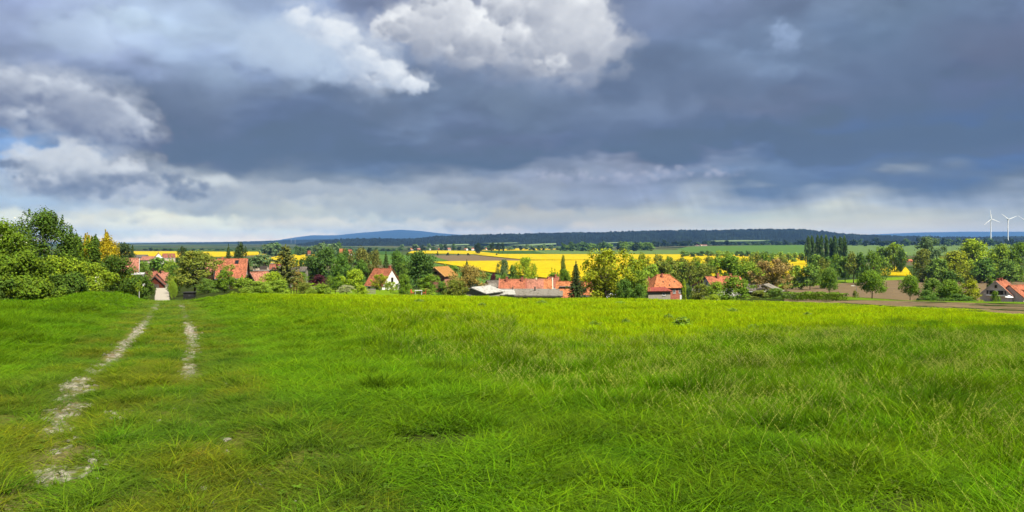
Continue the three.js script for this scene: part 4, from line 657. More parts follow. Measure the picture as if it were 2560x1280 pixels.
const SHEET = mat([0.438, 0.427, 0.393], { map: feltTex, roughness: 0.6 }), FELT = mat([0.224, 0.202, 0.174], { map: feltTex }), FELT_DARK = mat([0.129, 0.118, 0.106], { map: plaster }), REDSHEET = mat([0.292, 0.073, 0.056], { map: feltTex });
const FRAME = mat([0.438, 0.432, 0.41], { roughness: 0.5 }), FRAME_DARK = mat([0.039, 0.028, 0.022], { roughness: 0.6 }), PANE = mat([0.011, 0.014, 0.015], { roughness: 0.08 }), METAL = mat([0.252, 0.258, 0.264], { roughness: 0.4, metalness: 0.6 });
// a box with its pattern in metres
function bx(w, h, d, x = 0, y = 0, z = 0) {
  const g = new THREE.BoxGeometry(w, h, d), uv = g.attributes.uv, s = [[d, h], [d, h], [w, d], [w, d], [w, h], [w, h]];
  for (let f = 0; f < 6; f++) for (let k = 0; k < 4; k++) uv.setXY(f * 4 + k, uv.getX(f * 4 + k) * s[f][0], uv.getY(f * 4 + k) * s[f][1]);
  return g.translate(x, y, z);
}
const geoMemo = new Map(), memo = (k, f) => { if (!geoMemo.has(k)) geoMemo.set(k, f()); return geoMemo.get(k); };
function windowOn(g, H0, face, u, v, w, h, o = {}) { // face of a body of size H0.W x H0.D; u along it from its middle, v above the ground
  const fr = memo('frame' + w + h, () => mergeGeometries([bx(w, 0.09, 0.07, 0, h / 2 - 0.045, 0), bx(w, 0.09, 0.07, 0, -h / 2 + 0.045, 0), bx(0.09, h - 0.18, 0.07, -w / 2 + 0.045, 0, 0), bx(0.09, h - 0.18, 0.07, w / 2 - 0.045, 0, 0), bx(0.07, h - 0.18, 0.06, 0, 0, 0)]));
  const m = part('window', fr, o.frame ?? FRAME, g);
  const p = part('pane', memo('pane' + w + h, () => bx(w - 0.14, h - 0.14, 0.02)), PANE, m); p.position.z = -0.02;
  if (!o.noSill) { const s = part('sill', memo('sill' + w, () => bx(w + 0.16, 0.06, 0.16)), o.frame ?? FRAME, m); s.position.set(0, -h / 2 - 0.035, 0.03); }
  if (face === 'front') m.position.set(u, v, H0.D / 2 + 0.036); else if (face === 'back') { m.position.set(u, v, -H0.D / 2 - 0.036); m.rotation.y = Math.PI; } else { const q = face === 'right' ? 1 : -1; m.position.set(q * (H0.W / 2 + 0.036), v, u); m.rotation.y = q * Math.PI / 2; }
  return m;
}
function doorOn(g, H0, face, u, w, h, m) { const d = part('door', memo('door' + w + h, () => bx(w, h, 0.08)), m, g); const k = part('handle', memo('handle', () => bx(0.05, 0.14, 0.08)), METAL, d); k.position.set(w * 0.38, 0, 0.06); if (face === 'front') d.position.set(u, h / 2, H0.D / 2 + 0.042); else { const q = face === 'right' ? 1 : -1; d.position.set(q * (H0.W / 2 + 0.042), h / 2, u); d.rotation.y = q * Math.PI / 2; } return d; }
// gabled body: ridge along x, gables at both ends
function gable(g, W, D, wallH, roofH, wm, rm, o = {}) {
  const s = new THREE.Shape(); s.moveTo(-D / 2, -1.2); s.lineTo(D / 2, -1.2); s.lineTo(D / 2, wallH); s.lineTo(0, wallH + roofH - 0.1); s.lineTo(-D / 2, wallH); s.closePath();
  const e = new THREE.ExtrudeGeometry(s, { depth: W, bevelEnabled: false }).translate(0, 0, -W / 2).rotateY(Math.PI / 2);
  part('wall', e, wm, g);
  const ov = o.eave ?? 0.45, gv = o.verge ?? 0.3, L = Math.hypot(D / 2, roofH), k = (L + ov) / L, len = L + ov, pitch = Math.atan2(roofH, D / 2), roof = new THREE.Group();
  const slab = (q) => { const b = bx(W + gv * 2, 0.14, len); b.rotateX(q * pitch); b.translate(0, wallH + roofH - roofH * k / 2 + 0.07, q * (D / 2) * k / 2); return b; };
  const front = part('roof', slab(1), rm, g), back = part('roof', slab(-1), rm, g);
  const cap = part('ridge_cap', memo('cap' + W, () => new THREE.CylinderGeometry(0.13, 0.13, W + gv * 2 + 0.02, 8).rotateZ(Math.PI / 2)), o.cap ?? rm, front); cap.position.set(0, wallH + roofH + 0.1, 0);
  if (o.gutter !== false) { const gu = part('gutter', memo('gut' + W, () => new THREE.CylinderGeometry(0.07, 0.07, W + gv * 2, 6).rotateZ(Math.PI / 2)), METAL, front); gu.position.set(0, wallH + roofH - roofH * k - 0.02, (D / 2) * k + 0.05); }
  if (o.bargeboard) for (const q of [-1, 1]) for (const z of [-1, 1]) { const b = bx(0.06, 0.24, len); b.rotateX(z * pitch); part('bargeboard', b.translate(q * (W / 2 + gv + 0.035), wallH + roofH - roofH * k / 2 + 0.0, z * (D / 2) * k / 2), o.bargeboard, g); }
  return { W, D, wallH, roofH, pitch, front, back };
}
function hip(g, W, D, wallH, roofH, ridgeL, wm, rm, o = {}) {
  part('wall', bx(W, wallH + 1.2, D, 0, wallH / 2 - 0.6, 0), wm, g);
  const a = W / 2 + 0.5, b = D / 2 + 0.5, y0 = wallH - 0.1, y1 = wallH + roofH, r = ridgeL / 2, pos = [], uv = [];
  const P = { a: [-a, y0, b], b: [a, y0, b], c: [a, y0, -b], d: [-a, y0, -b], r: [-r, y1, 0], s: [r, y1, 0] };
  const quad = (p, q, t, u, hz) => { const S = Math.hypot(b, roofH); for (const v of [p, q, t, p, t, u]) { pos.push(...v); uv.push(hz ? v[0] : v[2], (v[1] - y0) / roofH * S); } };
  const tri = (p, q, t) => { const S = Math.hypot(a - r, roofH); for (const v of [p, q, t]) { pos.push(...v); uv.push(v[2], (v[1] - y0) / roofH * S); } };
  quad(P.a, P.b, P.s, P.r, true); quad(P.c, P.d, P.r, P.s, true); tri(P.b, P.c, P.s); tri(P.d, P.a, P.r);
  for (const v of [P.a, P.d, P.c, P.a, P.c, P.b]) { pos.push(...v); uv.push(v[0], v[2]); }
  const geo = new THREE.BufferGeometry(); geo.setAttribute('position', new THREE.Float32BufferAttribute(pos, 3)); geo.setAttribute('uv', new THREE.Float32BufferAttribute(uv, 2)); geo.computeVertexNormals();
  const roof = part('roof', geo, rm, g);
  for (const [p, q] of [[P.r, P.s], [P.a, P.r], [P.d, P.r], [P.b, P.s], [P.c, P.s]]) { const A = new THREE.Vector3(...p), B = new THREE.Vector3(...q), L = A.distanceTo(B), c = part('ridge_cap', new THREE.CylinderGeometry(0.13, 0.13, L, 6), o.cap ?? rm, roof); c.position.copy(A).lerp(B, 0.5); c.quaternion.setFromUnitVectors(new THREE.Vector3(0, 1, 0), B.sub(A).normalize()); }
  return { W, D, wallH, roofH, roof };
}
function chimney(roof, x, y, z, h, w = 0.6, m = BRICK) { const c = part('chimney', memo('ch' + w + h + m.uuid, () => mergeGeometries([bx(w, h, w, 0, h / 2, 0), bx(w + 0.14, 0.14, w + 0.14, 0, h + 0.071, 0)])), m, roof); c.position.set(x, y, z); return c; }
function skylight(front, h, x, f, w = 0.9, l = 1.2) { // in the front slope, f share up it
  const s = part('skylight', mergeGeometries([bx(w, 0.1, 0.08, 0, 0, l / 2), bx(w, 0.1, 0.08, 0, 0, -l / 2), bx(0.08, 0.1, l, w / 2, 0, 0), bx(0.08, 0.1, l, -w / 2, 0, 0), bx(w - 0.06, 0.05, l - 0.06)]), PANE, front); s.position.set(x, h.wallH + h.roofH * f + 0.2, h.D / 2 * (1 - f) + 0.06); s.rotation.x = h.pitch; return s;
}
// place: middle in the view, distance, turn in degrees
const lot = (name, px, d, turn, label, category, o = {}) => { const [x, y, z] = at(px, d); return base(name, [x, y + (o.lift ?? 0), z], turn * Math.PI / 180, label, category ?? 'house', o.group); };
const up = (py, d, y) => EYE - (py - 606) / F * d - y;      // height above ground level y of what is seen at py
const level = (px, d) => at(px, d)[1];

{ // first red roof on the left, behind the hedge
  const d = 190, g = lot('red_roofed_house', 305, d, 26, 'red tiled house half hidden behind the golden shrubs'), y = level(305, d), top = up(647, d, y), eave = up(681, d, y);
  const h = gable(g, 7.4, 7.4, eave, top - eave, CREAM, RED_PINK, { cap: RED_PINK, bargeboard: FRAME });
  windowOn(g, h, 'right', 0, eave + 0.6, 1, 1.2); doorOn(g, h, 'front', -1.5, 1, 2.05, FRAME_DARK); windowOn(g, h, 'front', 1.6, 1.6, 1.2, 1.2);
  const c = lot('carport', 334, 170, 22, 'flat white roofed carport below the first red roof', 'carport'), yc = level(334, 170), t = up(684, 170, yc);
  part('roof', bx(4.6, 0.3, 3.4, 0, t, 0), FRAME, c); for (const [x, z] of [[-2.1, 1.5], [2.1, 1.5], [-2.1, -1.5], [2.1, -1.5]]) part('post', bx(0.14, t - 0.15, 0.14, x, (t - 0.15) / 2, z), FRAME, c); part('back_wall', bx(4.2, t - 0.2, 0.12, 0, (t - 0.2) / 2, -1.35), WHITE, c);
}
{ // house at the foot of the lane
  const d = 232, g = lot('lane_house', 386, d, 18, 'old red roofed house with a timber gable at the lane foot'), y = level(386, d), top = up(679, d, y), eave = up(700, d, y);
  const h = gable(g, 6.2, 6.4, eave, top - eave, CREAM, RED_OLD, { gutter: false });
  chimney(h.front, -0.4, h.wallH + h.roofH - 0.2, 0, 1.2, 0.5, TIMBER); chimney(h.front, 1.6, h.wallH + h.roofH - 0.3, -0.3, 1.1, 0.5, TIMBER);
  windowOn(g, h, 'front', 1.2, 1.6, 1, 1.1);
  const g2 = lot('gabled_barn', 389, 218, 112, 'red timber barn gable facing up the concrete lane', 'barn'), y2 = level(389, 218), t2 = up(690, 218, y2), e2 = up(710.5, 218, y2);
  const h2 = gable(g2, 5.4, 4.9, e2, t2 - e2, TIMBER_RED, RED_OLD, { gutter: false, bargeboard: FRAME_DARK }); doorOn(g2, h2, 'left', 0, 2.2, Math.max(1.2, e2 - 0.15), FRAME_DARK);
  const g3 = lot('gabled_house', 409, 226, 75, 'small dark gabled house right of the timber barn'), y3 = level(409, 226), t3 = up(683, 226, y3), e3 = up(700, 226, y3);
  const h3 = gable(g3, 5, 4.6, e3, t3 - e3, GREYW, RED_PINK, { gutter: false }); windowOn(g3, h3, 'left', -0.7, e3 * 0.6, 0.9, 1.1, { frame: FRAME_DARK }); windowOn(g3, h3, 'left', 0.8, e3 + 0.6, 0.7, 0.9);
  chimney(h3.front, -1.5, h3.wallH + h3.roofH - 0.3, 0, 1.1, 0.45, TIMBER);
}
{ // large red roof
  const d = 186, g = lot('large_red_roofed_house', 582, d, 13, 'house with a large red tiled roof and one skylight'), y = level(584, d), top = up(648, d, y), eave = up(692, d, y);
  const h = gable(g, 6.8, 8.4, eave, top - eave, TIMBER, RED, { bargeboard: FRAME_DARK });
  skylight(h.front, h, 1.1, 0.8, 0.8, 1.1); skylight(h.front, h, -2.2, 0.3, 0.7, 0.8); windowOn(g, h, 'right', 0.5, eave + 1.2, 1, 1.2); windowOn(g, h, 'right', -1, eave - 1.1, 1, 1.2); windowOn(g, h, 'front', 1.6, eave - 1.2, 1.2, 1.2, { frame: FRAME_DARK }); doorOn(g, h, 'front', -0.6, 1, 2, FRAME_DARK);
  const a = lot('red_roofed_annex', 540, 189, 13, 'lower red roofed wing joined to the large red roof'), ya = level(540, 189), ta = up(651, 189, ya), ea = up(676, 189, ya);
  const ha = gable(a, 4.2, 6.2, ea, ta - ea, TIMBER, RED_PINK, { cap: RED }); windowOn(a, ha, 'front', 0.4, ea - 1, 1, 1.1); part('chimney', bx(0.5, 1.3, 0.5, 1.6, ta + 0.2, -0.3), BRICK, a);
}
{ // small gabled shed
  const d = 152, g = lot('garden_shed', 648, d, 62, 'small dark shed with a steep pink roof below the pale barn', 'shed'), y = level(648, d), top = up(681, d, y), eave = up(707, d, y);
  const h = gable(g, 4.4, 3.6, eave, top - eave, TIMBER, RED_PINK, { gutter: false, bargeboard: FRAME_DARK }); doorOn(g, h, 'left', 0, 1, Math.max(1.4, eave - 0.1), FRAME_DARK);
}
{ // barns behind the larch
  const d = 300, g = lot('pale_barn', 660, d, 16, 'barn with a pale grey roof among the garden trees', 'barn'), y = level(660, d), top = up(658, d, y), eave = up(674, d, y);
  const h = gable(g, 7.5, 8, eave, top - eave, GREYW, ROOF_PALE, {}); doorOn(g, h, 'front', 0, 2.6, 2.4, FRAME_DARK); windowOn(g, h, 'front', 2.6, 1.8, 0.9, 0.8);
  const g2 = lot('brown_roofed_barn', 697, 292, 14, 'low barn with a dark brown roof beside the pale barn', 'barn'), y2 = level(697, 292), t2 = up(661, 292, y2), e2 = up(672, 292, y2);
  const h2 = gable(g2, 6.4, 7, e2, t2 - e2, GREYW, RED_OLD, {}); windowOn(g2, h2, 'front', 0.5, 2, 1, 1); doorOn(g2, h2, 'front', -1.8, 1.1, 2, FRAME_DARK);
  const g3 = lot('grey_shed', 748, 250, 4, 'grey shed wall left of the dense grove', 'shed'), y3 = level(748, 250), t3 = up(668, 250, y3), e3 = up(676, 250, y3);
  const h3 = gable(g3, 5, 5, e3, t3 - e3, GREYW, ROOF_GREY, {}); doorOn(g3, h3, 'front', 0, 1, 2, FRAME_DARK);
}
{ // far left houses against the yellow field
  const d = 900, g = lot('white_gabled_house', 396, d, -62, 'small white gable with a red roof before the yellow field'), y = level(396, d), top = up(633, d, y), eave = up(645, d, y);
  const h = gable(g, 15, 11, eave, top - eave, WHITE, RED_PINK, {}); windowOn(g, h, 'right', 0, eave + 0.5, 1.1, 1.2, { frame: FRAME_DARK }); windowOn(g, h, 'right', 1.8, eave - 1.4, 1.1, 1.2); chimney(h.front, -2, h.wallH + h.roofH - 0.3, 0, 1.2);
  const g2 = lot('brown_gabled_house', 422, 920, 30, 'brown roofed house right of the small white gable'), y2 = level(422, 920), t2 = up(634, 920, y2), e2 = up(644, 920, y2);
  const h2 = gable(g2, 14, 10, e2, t2 - e2, CREAM, RED_OLD, {}); windowOn(g2, h2, 'front', 1, e2 - 1.3, 1.1, 1.2); windowOn(g2, h2, 'front', -1.5, e2 - 1.3, 1.1, 1.2);
  const g3 = lot('dark_roofed_shed', 352, 900, 4, 'long low shed with a dark roof left of the white gable', 'shed'), y3 = level(352, 900), t3 = up(637, 900, y3), e3 = up(643, 900, y3);
  const h3 = gable(g3, 16, 9, e3, t3 - e3, GREYW, ROOF_GREY, {}); doorOn(g3, h3, 'front', 0, 2, 2.2, FRAME_DARK);
  const g4 = lot('red_roofed_house', 372, 860, -10, 'low red roof in front of the small white gable'), y4 = level(372, 860), t4 = up(641, 860, y4), e4 = up(650, 860, y4);
  const h4 = gable(g4, 16, 11, e4, t4 - e4, CREAM, RED_PINK, {}); windowOn(g4, h4, 'front', 0, e4 - 1.2, 1.2, 1.2);
}
{ // white house with gable
  const d = 228, g = lot('white_gabled_house', 958, d, -34, 'white plastered house with a red roof and a dark gable window'), y = level(958, d), top = up(672, d, y), eave = up(711, d, y);
  const h = gable(g, 7.2, 8.2, eave, top - eave, WHITE, RED, { eave: 0.6 });
  windowOn(g, h, 'right', -0.2, eave + 1.5, 1.0, 1.5, { frame: FRAME_DARK }); windowOn(g, h, 'right', 2.3, 1.3, 1.3, 1.3); windowOn(g, h, 'right', -2.2, 1.3, 1.3, 1.3); windowOn(g, h, 'front', 1.2, 1.25, 2.2, 1.7, { frame: FRAME_DARK }); doorOn(g, h, 'front', -1.9, 1.0, 1.95, FRAME_DARK);
  chimney(h.front, 2.3, h.wallH + h.roofH - 0.5, -0.5, 1.3, 0.6, BRICK);
  const dm = part('dormer', mergeGeometries([bx(2.0, 1.4, 2.0)]), WHITE, g); dm.position.set(1.4, h.wallH + 1.9, -2.4); const dr = part('dormer_roof', bx(2.6, 0.14, 2.8), RED, dm); dr.position.set(0, 0.95, -0.3); dr.rotation.x = -0.45;
  const tr = part('terrace', bx(5.5, 0.25, 2.6, 0.5, 0.02, h.D / 2 + 1.4), FELT, g);
}
{ // house under construction
  const d = 290, g = lot('unfinished_house', 1103, d, 66, 'unfinished pink brick house with raw orange roof boards'), y = level(1103, d), top = up(667, d, y), eave = up(687, d, y);
  const h = gable(g, 9.5, 8.4, eave, top - eave, BRICK_PINK, ORANGE_RAW, { gutter: false, eave: 0.8, verge: 0.7, bargeboard: mat([0.6, 0.34, 0.14]) });
  for (const u of [-1.6, 0.2]) windowOn(g, h, 'left', u, eave - 1.5, 0.8, 1.1, { frame: FRAME_DARK, noSill: true });
  windowOn(g, h, 'left', -0.4, eave + 0.9, 2.4, 1.0, { frame: FRAME_DARK, noSill: true });
  const bm = mat([0.58, 0.31, 0.13]); for (const v of [0.02, 1.7]) part('beam', bx(0.16, 0.22, 7.6 - v * 2, -h.W / 2 - 0.1, eave + v, 0), bm, g);
}
{ // farm: white shed roof, long flat roof, barns
  let d = 138; const g = lot('white_shed', 1203, d, 64, 'white sheet roofed shed at the meadow edge', 'shed'), y = level(1203, d), t = up(718, d, y), e = up(730, d, y);
  gable(g, 7.0, 5.6, e, t - e, GREYW, SHEET, { gutter: false, eave: 0.3 });
  const g0 = lot('white_lean_to', 1255, 141, 4, 'low white lean-to joining shed and long flat roof', 'shed'), y0 = level(1255, 141), e0 = up(735, 141, y0);
  part('wall', bx(4.4, e0 + 1.2, 3.6, 0, e0 / 2 - 0.6, 0), GREYW, g0); const r0 = part('roof', bx(5, 0.16, 4.6, 0, 0, 0), SHEET, g0); r0.position.set(0, e0 + 0.32, 0); r0.rotation.x = 0.13;
  d = 150; const f = lot('long_flat_shed', 1322, d, -5, 'long grey felt roofed shed along the meadow edge', 'shed'), yf = level(1322, d), ef = up(738, d, yf);
  part('wall', bx(13.2, ef + 1.2, 6.4, 0, ef / 2 - 0.6, 0), GREYW, f); const rf = part('roof', bx(14, 0.2, 7.4), FELT, f); rf.position.set(0, ef + 0.55, 0); rf.rotation.x = 0.12; part('roof_edge', bx(14.06, 0.28, 0.1, 0, -0.03, 3.73), FELT_DARK, rf); part('vent_pipe', new THREE.CylinderGeometry(0.18, 0.18, 0.9, 8).translate(1.2, 0.5, -1.5), FELT_DARK, rf); part('vent_pipe', new THREE.CylinderGeometry(0.1, 0.1, 0.9, 8).translate(-3.4, 0.5, -1.2), FELT_DARK, rf);
  const f2 = lot('flat_shed', 1295, 168, -3, 'upper grey roofed shed between long shed and red barn', 'shed'), y2 = level(1295, 168), e2 = up(731, 168, y2); part('wall', bx(14, e2 + 1, 5, 0, e2 / 2 - 0.5, 0), GREYW, f2); const r2 = part('roof', bx(14.6, 0.18, 5.8), FELT, f2); r2.position.set(0, e2 + 0.3, 0); r2.rotation.x = 0.1;
  d = 200; // barn in three lengths
  [[1282, 7.2, 'left third of the long red barn roof, old mottled tiles', RED, -0.02], [1338, 4.6, 'middle part of the long red barn roof', RED_PINK, 0.03], [1361, 4.4, 'newest brightest part of the long red barn roof', ORANGE, 0.06]].forEach(([px, W, label, rm, dy], i) => {
    const b = lot('long_barn', px, d + i * 0.4, -2, label, 'barn', { group: 'adjoining lengths of the long red barn' }), yb = level(px, d), tb = up(699, d, yb) + dy, eb = up(724, d, yb);
    const hb = gable(b, W, 9, eb, tb - eb, BRICK, rm, { verge: i === 1 ? 0 : 0.02, eave: 0.4 });
    for (const q of i === 0 ? [-1, 1] : i === 2 ? [-1, 1] : []) { const s = new THREE.Shape(); s.moveTo(-4.9, eb - 0.55); s.lineTo(0, tb + 0.12); s.lineTo(4.9, eb - 0.55); s.lineTo(4.9, eb - 0.05); s.lineTo(0, tb + 0.5); s.lineTo(-4.9, eb - 0.05); part('parapet', new THREE.ExtrudeGeometry(s, { depth: 0.28, bevelEnabled: false }).rotateY(Math.PI / 2).translate(q * (W / 2 + 0.02) - 0.14, 0, 0), i === 0 ? BRICK : CREAM, b); }
    if (i === 0) { chimney(hb.front, -1.6, tb - 0.9, 0.9, 1.6, 0.55, BRICK); chimney(hb.front, 2.6, tb - 0.9, 0.9, 1.5, 0.6, BRICK); }
    windowOn(b, hb, 'front', 0, Math.max(1, eb - 1), 1.1, 0.9);
  });
  const k = lot('dark_barn', 1236, 206, 20, 'dark weathered barn gable left of the long red barn', 'barn'), yk = level(1236, 206), tk = up(702, 206, yk), ek = up(716, 206, yk); const hk = gable(k, 4.2, 6, ek, tk - ek, TIMBER, ROOF_GREY, {}); doorOn(k, hk, 'front', 0, 2, 2.2, FRAME_DARK);
  const k2 = lot('grey_lean_to', 1226, 190, 8, 'pale grey lean-to roof before the dark barn', 'shed'), yk2 = level(1226, 190), ek2 = up(716, 190, yk2); part('wall', bx(3, ek2 + 1, 3, 0, ek2 / 2 - 0.5, 0), TIMBER, k2); const rk2 = part('roof', bx(3.4, 0.14, 3.8), FELT, k2); rk2.position.set(0, ek2 + 0.2, 0); rk2.rotation.x = 0.2;
  const w = lot('farm_wing', 1392, 215, 12, 'darker red barn wing with a chimney behind the farmhouse', 'barn'), yw = level(1392, 215), tw = up(693, 215, yw), ew = up(716, 215, yw); const hw = gable(w, 5.2, 8, ew, tw - ew, BRICK, RED_OLD, {}); chimney(hw.front, -0.5, tw - 0.6, 0.4, 1.3, 0.5, BRICK); windowOn(w, hw, 'front', 0, ew - 1.1, 1, 1);
  const fh = lot('farmhouse', 1436, 178, -6, 'farmhouse with bright orange roof and flat dormer behind the spruce'), yh = level(1436, 178), th = up(705, 178, yh), eh = up(734, 178, yh); const hh = gable(fh, 8.4, 9, eh, th - eh, BRICK, ORANGE, {});
  const dm = part('dormer', bx(3.4, 1.3, 2.6), TIMBER_RED, fh); dm.position.set(-1.6, hh.wallH + 1.1, 2.2); const dr = part('dormer_roof', bx(3.9, 0.14, 3.2), FELT_DARK, dm); dr.position.set(0, 0.74, 0); const dw = part('dormer_window', bx(2.6, 0.8, 0.06), PANE, dm); dw.position.set(0, 0.08, 1.34);
  skylight(hh.front, hh, 2.4, 0.35, 0.9, 0.9); windowOn(fh, hh, 'front', 3.2, Math.max(0.9, eh - 0.9), 1, 1); windowOn(fh, hh, 'right', 0, eh + 1, 1, 1.2);
  const po = lot('farm_porch', 1420, 150, -4, 'small orange tiled lean-to before the farmhouse', 'shed'), yp = level(1420, 150), ep = up(741, 150, yp); part('wall', bx(3, ep + 1, 3, 0, ep / 2 - 0.5, 0), BRICK, po); const rp = part('roof', bx(3.4, 0.16, 3.8), ORANGE, po); rp.position.set(0, ep + 0.55, 0); rp.rotation.x = 0.45;
}
{ // brick house with hipped roof
  const d = 236, g = lot('brick_house', 1658, d, 13, 'red brick house with a tall hipped tile roof'), y = level(1658, d), top = up(686, d, y), eave = up(717, d, y);
  const h = hip(g, 10.2, 9.4, eave, top - eave, 4.2, BRICK, ORANGE, {});
  for (const u of [-1.2, 1.6, 3.6]) windowOn(g, h, 'front', u, eave - 1.15, 0.95, 1.25); for (const u of [-2.6, 0.6, 3.2]) windowOn(g, h, 'left', u, eave - 1.15, 0.95, 1.25); doorOn(g, h, 'front', 4.0, 1.0, 2.1, FRAME);
  chimney(h.roof, -0.9, top - 1.6, 1.1, 1.8, 0.5, BRICK); for (const [u, f] of [[-1.4, 0.4], [2.4, 0.4], [0.2, 0.15]]) part('roof_vent', bx(0.25, 0.35, 0.25, u, eave + (top - eave) * f + 0.25, (h.D / 2 + 0.5) * (1 - f)), FELT_DARK, h.roof);
  const a = lot('brick_annex', 1641, 216, 13, 'low grey annex with a flat red roof before the brick house', 'annex'), ya = level(1641, 216), ea = up(727, 216, ya);
  part('wall', bx(7.0, ea + 1.2, 4.2, 0, ea / 2 - 0.6, 0), GREYW, a); const ar = part('roof', bx(7.8, 0.2, 5.2), REDSHEET, a); ar.position.set(0, ea + 0.42, 0); ar.rotation.x = 0.16; part('fascia', bx(7.84, 0.26, 0.08, 0, -0.03, 2.63), TIMBER_RED, ar); windowOn(a, { W: 7.0, D: 4.2 }, 'front', 1.4, ea - 0.8, 0.9, 0.9);
  const w = lot('brick_wing', 1617, 248, 13, 'lower red roofed wing left of the brick house', 'house'), yw = level(1617, 248), tw = up(698, 248, yw), ew = up(718, 248, yw); const hw = gable(w, 5.2, 7, ew, tw - ew, BRICK, RED_PINK, {}); chimney(hw.front, 0.6, tw - 0.5, 0.3, 1.3, 0.5, BRICK); windowOn(w, hw, 'front', 0, ew - 1.2, 1, 1.1);
}
{ // house with two chimneys
  const d = 205, g = lot('two_chimney_house', 1806, d, 12, 'house with a red roof, two chimneys and a white left gable'), y = level(1806, d), top = up(692, d, y), eave = up(717, d, y);
  const h = gable(g, 10.0, 8.4, eave, top - eave, WHITE, RED, { bargeboard: FRAME_DARK }); chimney(h.front, -1.8, top - 0.9, 0.7, 1.8, 0.55, BRICK); chimney(h.front, 2.4, top - 0.4, 0, 1.1, 0.6, BRICK); windowOn(g, h, 'left', 0, eave + 0.9, 1, 1.2); windowOn(g, h, 'left', 1.9, eave - 1.2, 1, 1.2); windowOn(g, h, 'front', 0, eave - 1.2, 1.2, 1.2);
  const b = lot('brown_roofed_house', 1760, 222, 60, 'brown roof end behind the white left gable'), yb = level(1760, 222), tb = up(701, 222, yb), eb = up(714, 222, yb); const hb = gable(b, 5, 6, eb, tb - eb, CREAM, RED_OLD, {}); windowOn(b, hb, 'left', 0, eb - 1, 1, 1.1);
  const k = lot('dark_roofed_shed', 1893, 176, -4, 'low shed with a dark brown roof behind the bronze walnut', 'shed'), yk = level(1893, 176), tk = up(711, 176, yk), ek = up(725, 176, yk); const hk = gable(k, 5.4, 6, ek, tk - ek, TIMBER, ROOF_GREY, {}); doorOn(k, hk, 'front', 0, 2, 2, FRAME_DARK);
  const s = lot('pale_roofed_shed', 1945, 138, -32, 'low shed with a sloping pale felt roof under the bronze walnut', 'shed'), ys = level(1945, 138), ts = up(724, 138, ys); part('wall', bx(3.6, ts + 0.6, 3.2, 0, ts / 2 - 0.6, 0), TIMBER, s); const rs = part('roof', bx(5.6, 0.16, 4.4), FELT, s); rs.position.set(0.3, ts - 0.15, 0); rs.rotation.z = -0.42;
}
{ // white house on the right
  const d = 216, g = lot('white_house', 2502, d, 40, 'white house with dark gable windows at the right picture edge'), y = level(2502, d), top = up(702, d, y), eave = up(735, d, y);
  const h = gable(g, 8.6, 8.2, eave, top - eave, WHITE, RED, { bargeboard: FRAME, eave: 0.5 });
  windowOn(g, h, 'left', -0.9, eave + 0.65, 1.5, 1.1, { frame: FRAME_DARK }); windowOn(g, h, 'left', 1.2, eave + 0.65, 1.5, 1.1, { frame: FRAME_DARK }); windowOn(g, h, 'left', 0, eave + 2.4, 0.6, 0.8, { frame: FRAME_DARK }); part('shutter', bx(0.06, 1.1, 0.5, -h.W / 2 - 0.05, eave + 0.65, -2.1), FRAME_DARK, g); part('shutter', bx(0.06, 1.1, 0.5, -h.W / 2 - 0.05, eave + 0.65, 2.4), FRAME_DARK, g);
  for (const u of [-3, -1.9]) windowOn(g, h, 'front', u, eave - 1.1, 0.6, 1.1); doorOn(g, h, 'front', 2.6, 1, 2, FRAME_DARK);
  chimney(h.front, -2.2, top - 0.4, 0, 1.0, 0.7, BRICK); chimney(h.front, 0.2, top - 0.4, 0, 1.1, 0.7, BRICK); part('balcony', bx(0.9, 0.2, 5, -h.W / 2 - 0.5, eave - 0.3, 0.2), FRAME, g); 
  const w = lot('white_house_wing', 2548, 213, 22, 'lower wing of the white house with a wide dormer'), yw = level(2548, 213), tw = up(713, 213, yw), ew = up(740, 213, yw); const hw = gable(w, 8.4, 8, ew, tw - ew, WHITE, RED, {});
  const dm = part('dormer', bx(2.8, 0.9, 2.2), WHITE, w); dm.position.set(0, hw.wallH + 1.3, 1.9); const dr = part('dormer_roof', bx(3.3, 0.14, 2.9), RED, dm); dr.position.set(0, 0.62, 0); dr.rotation.x = 0.3; for (const u of [-0.7, 0.7]) { const dw = part('dormer_window', bx(1.0, 0.6, 0.06), PANE, dm); dw.position.set(u, 0, 1.14); }
  windowOn(w, hw, 'front', -1.4, ew - 1.1, 1.0, 1.3); doorOn(w, hw, 'front', 1.2, 0.95, 2.0, FRAME); windowOn(w, hw, 'front', 3, ew - 1.1, 0.9, 1.1);
  const u = lot('garden_umbrella', 2523, 190, 0, 'white garden parasol before the white house', 'umbrella'); part('pole', new THREE.CylinderGeometry(0.04, 0.04, 2.2, 6).translate(0, 1.1, 0), FRAME, u); part('canopy', new THREE.ConeGeometry(1.0, 0.5, 8, 1, true).translate(0, 2.0, 0), mat([0.75, 0.74, 0.7], { side: THREE.DoubleSide }), u);
}
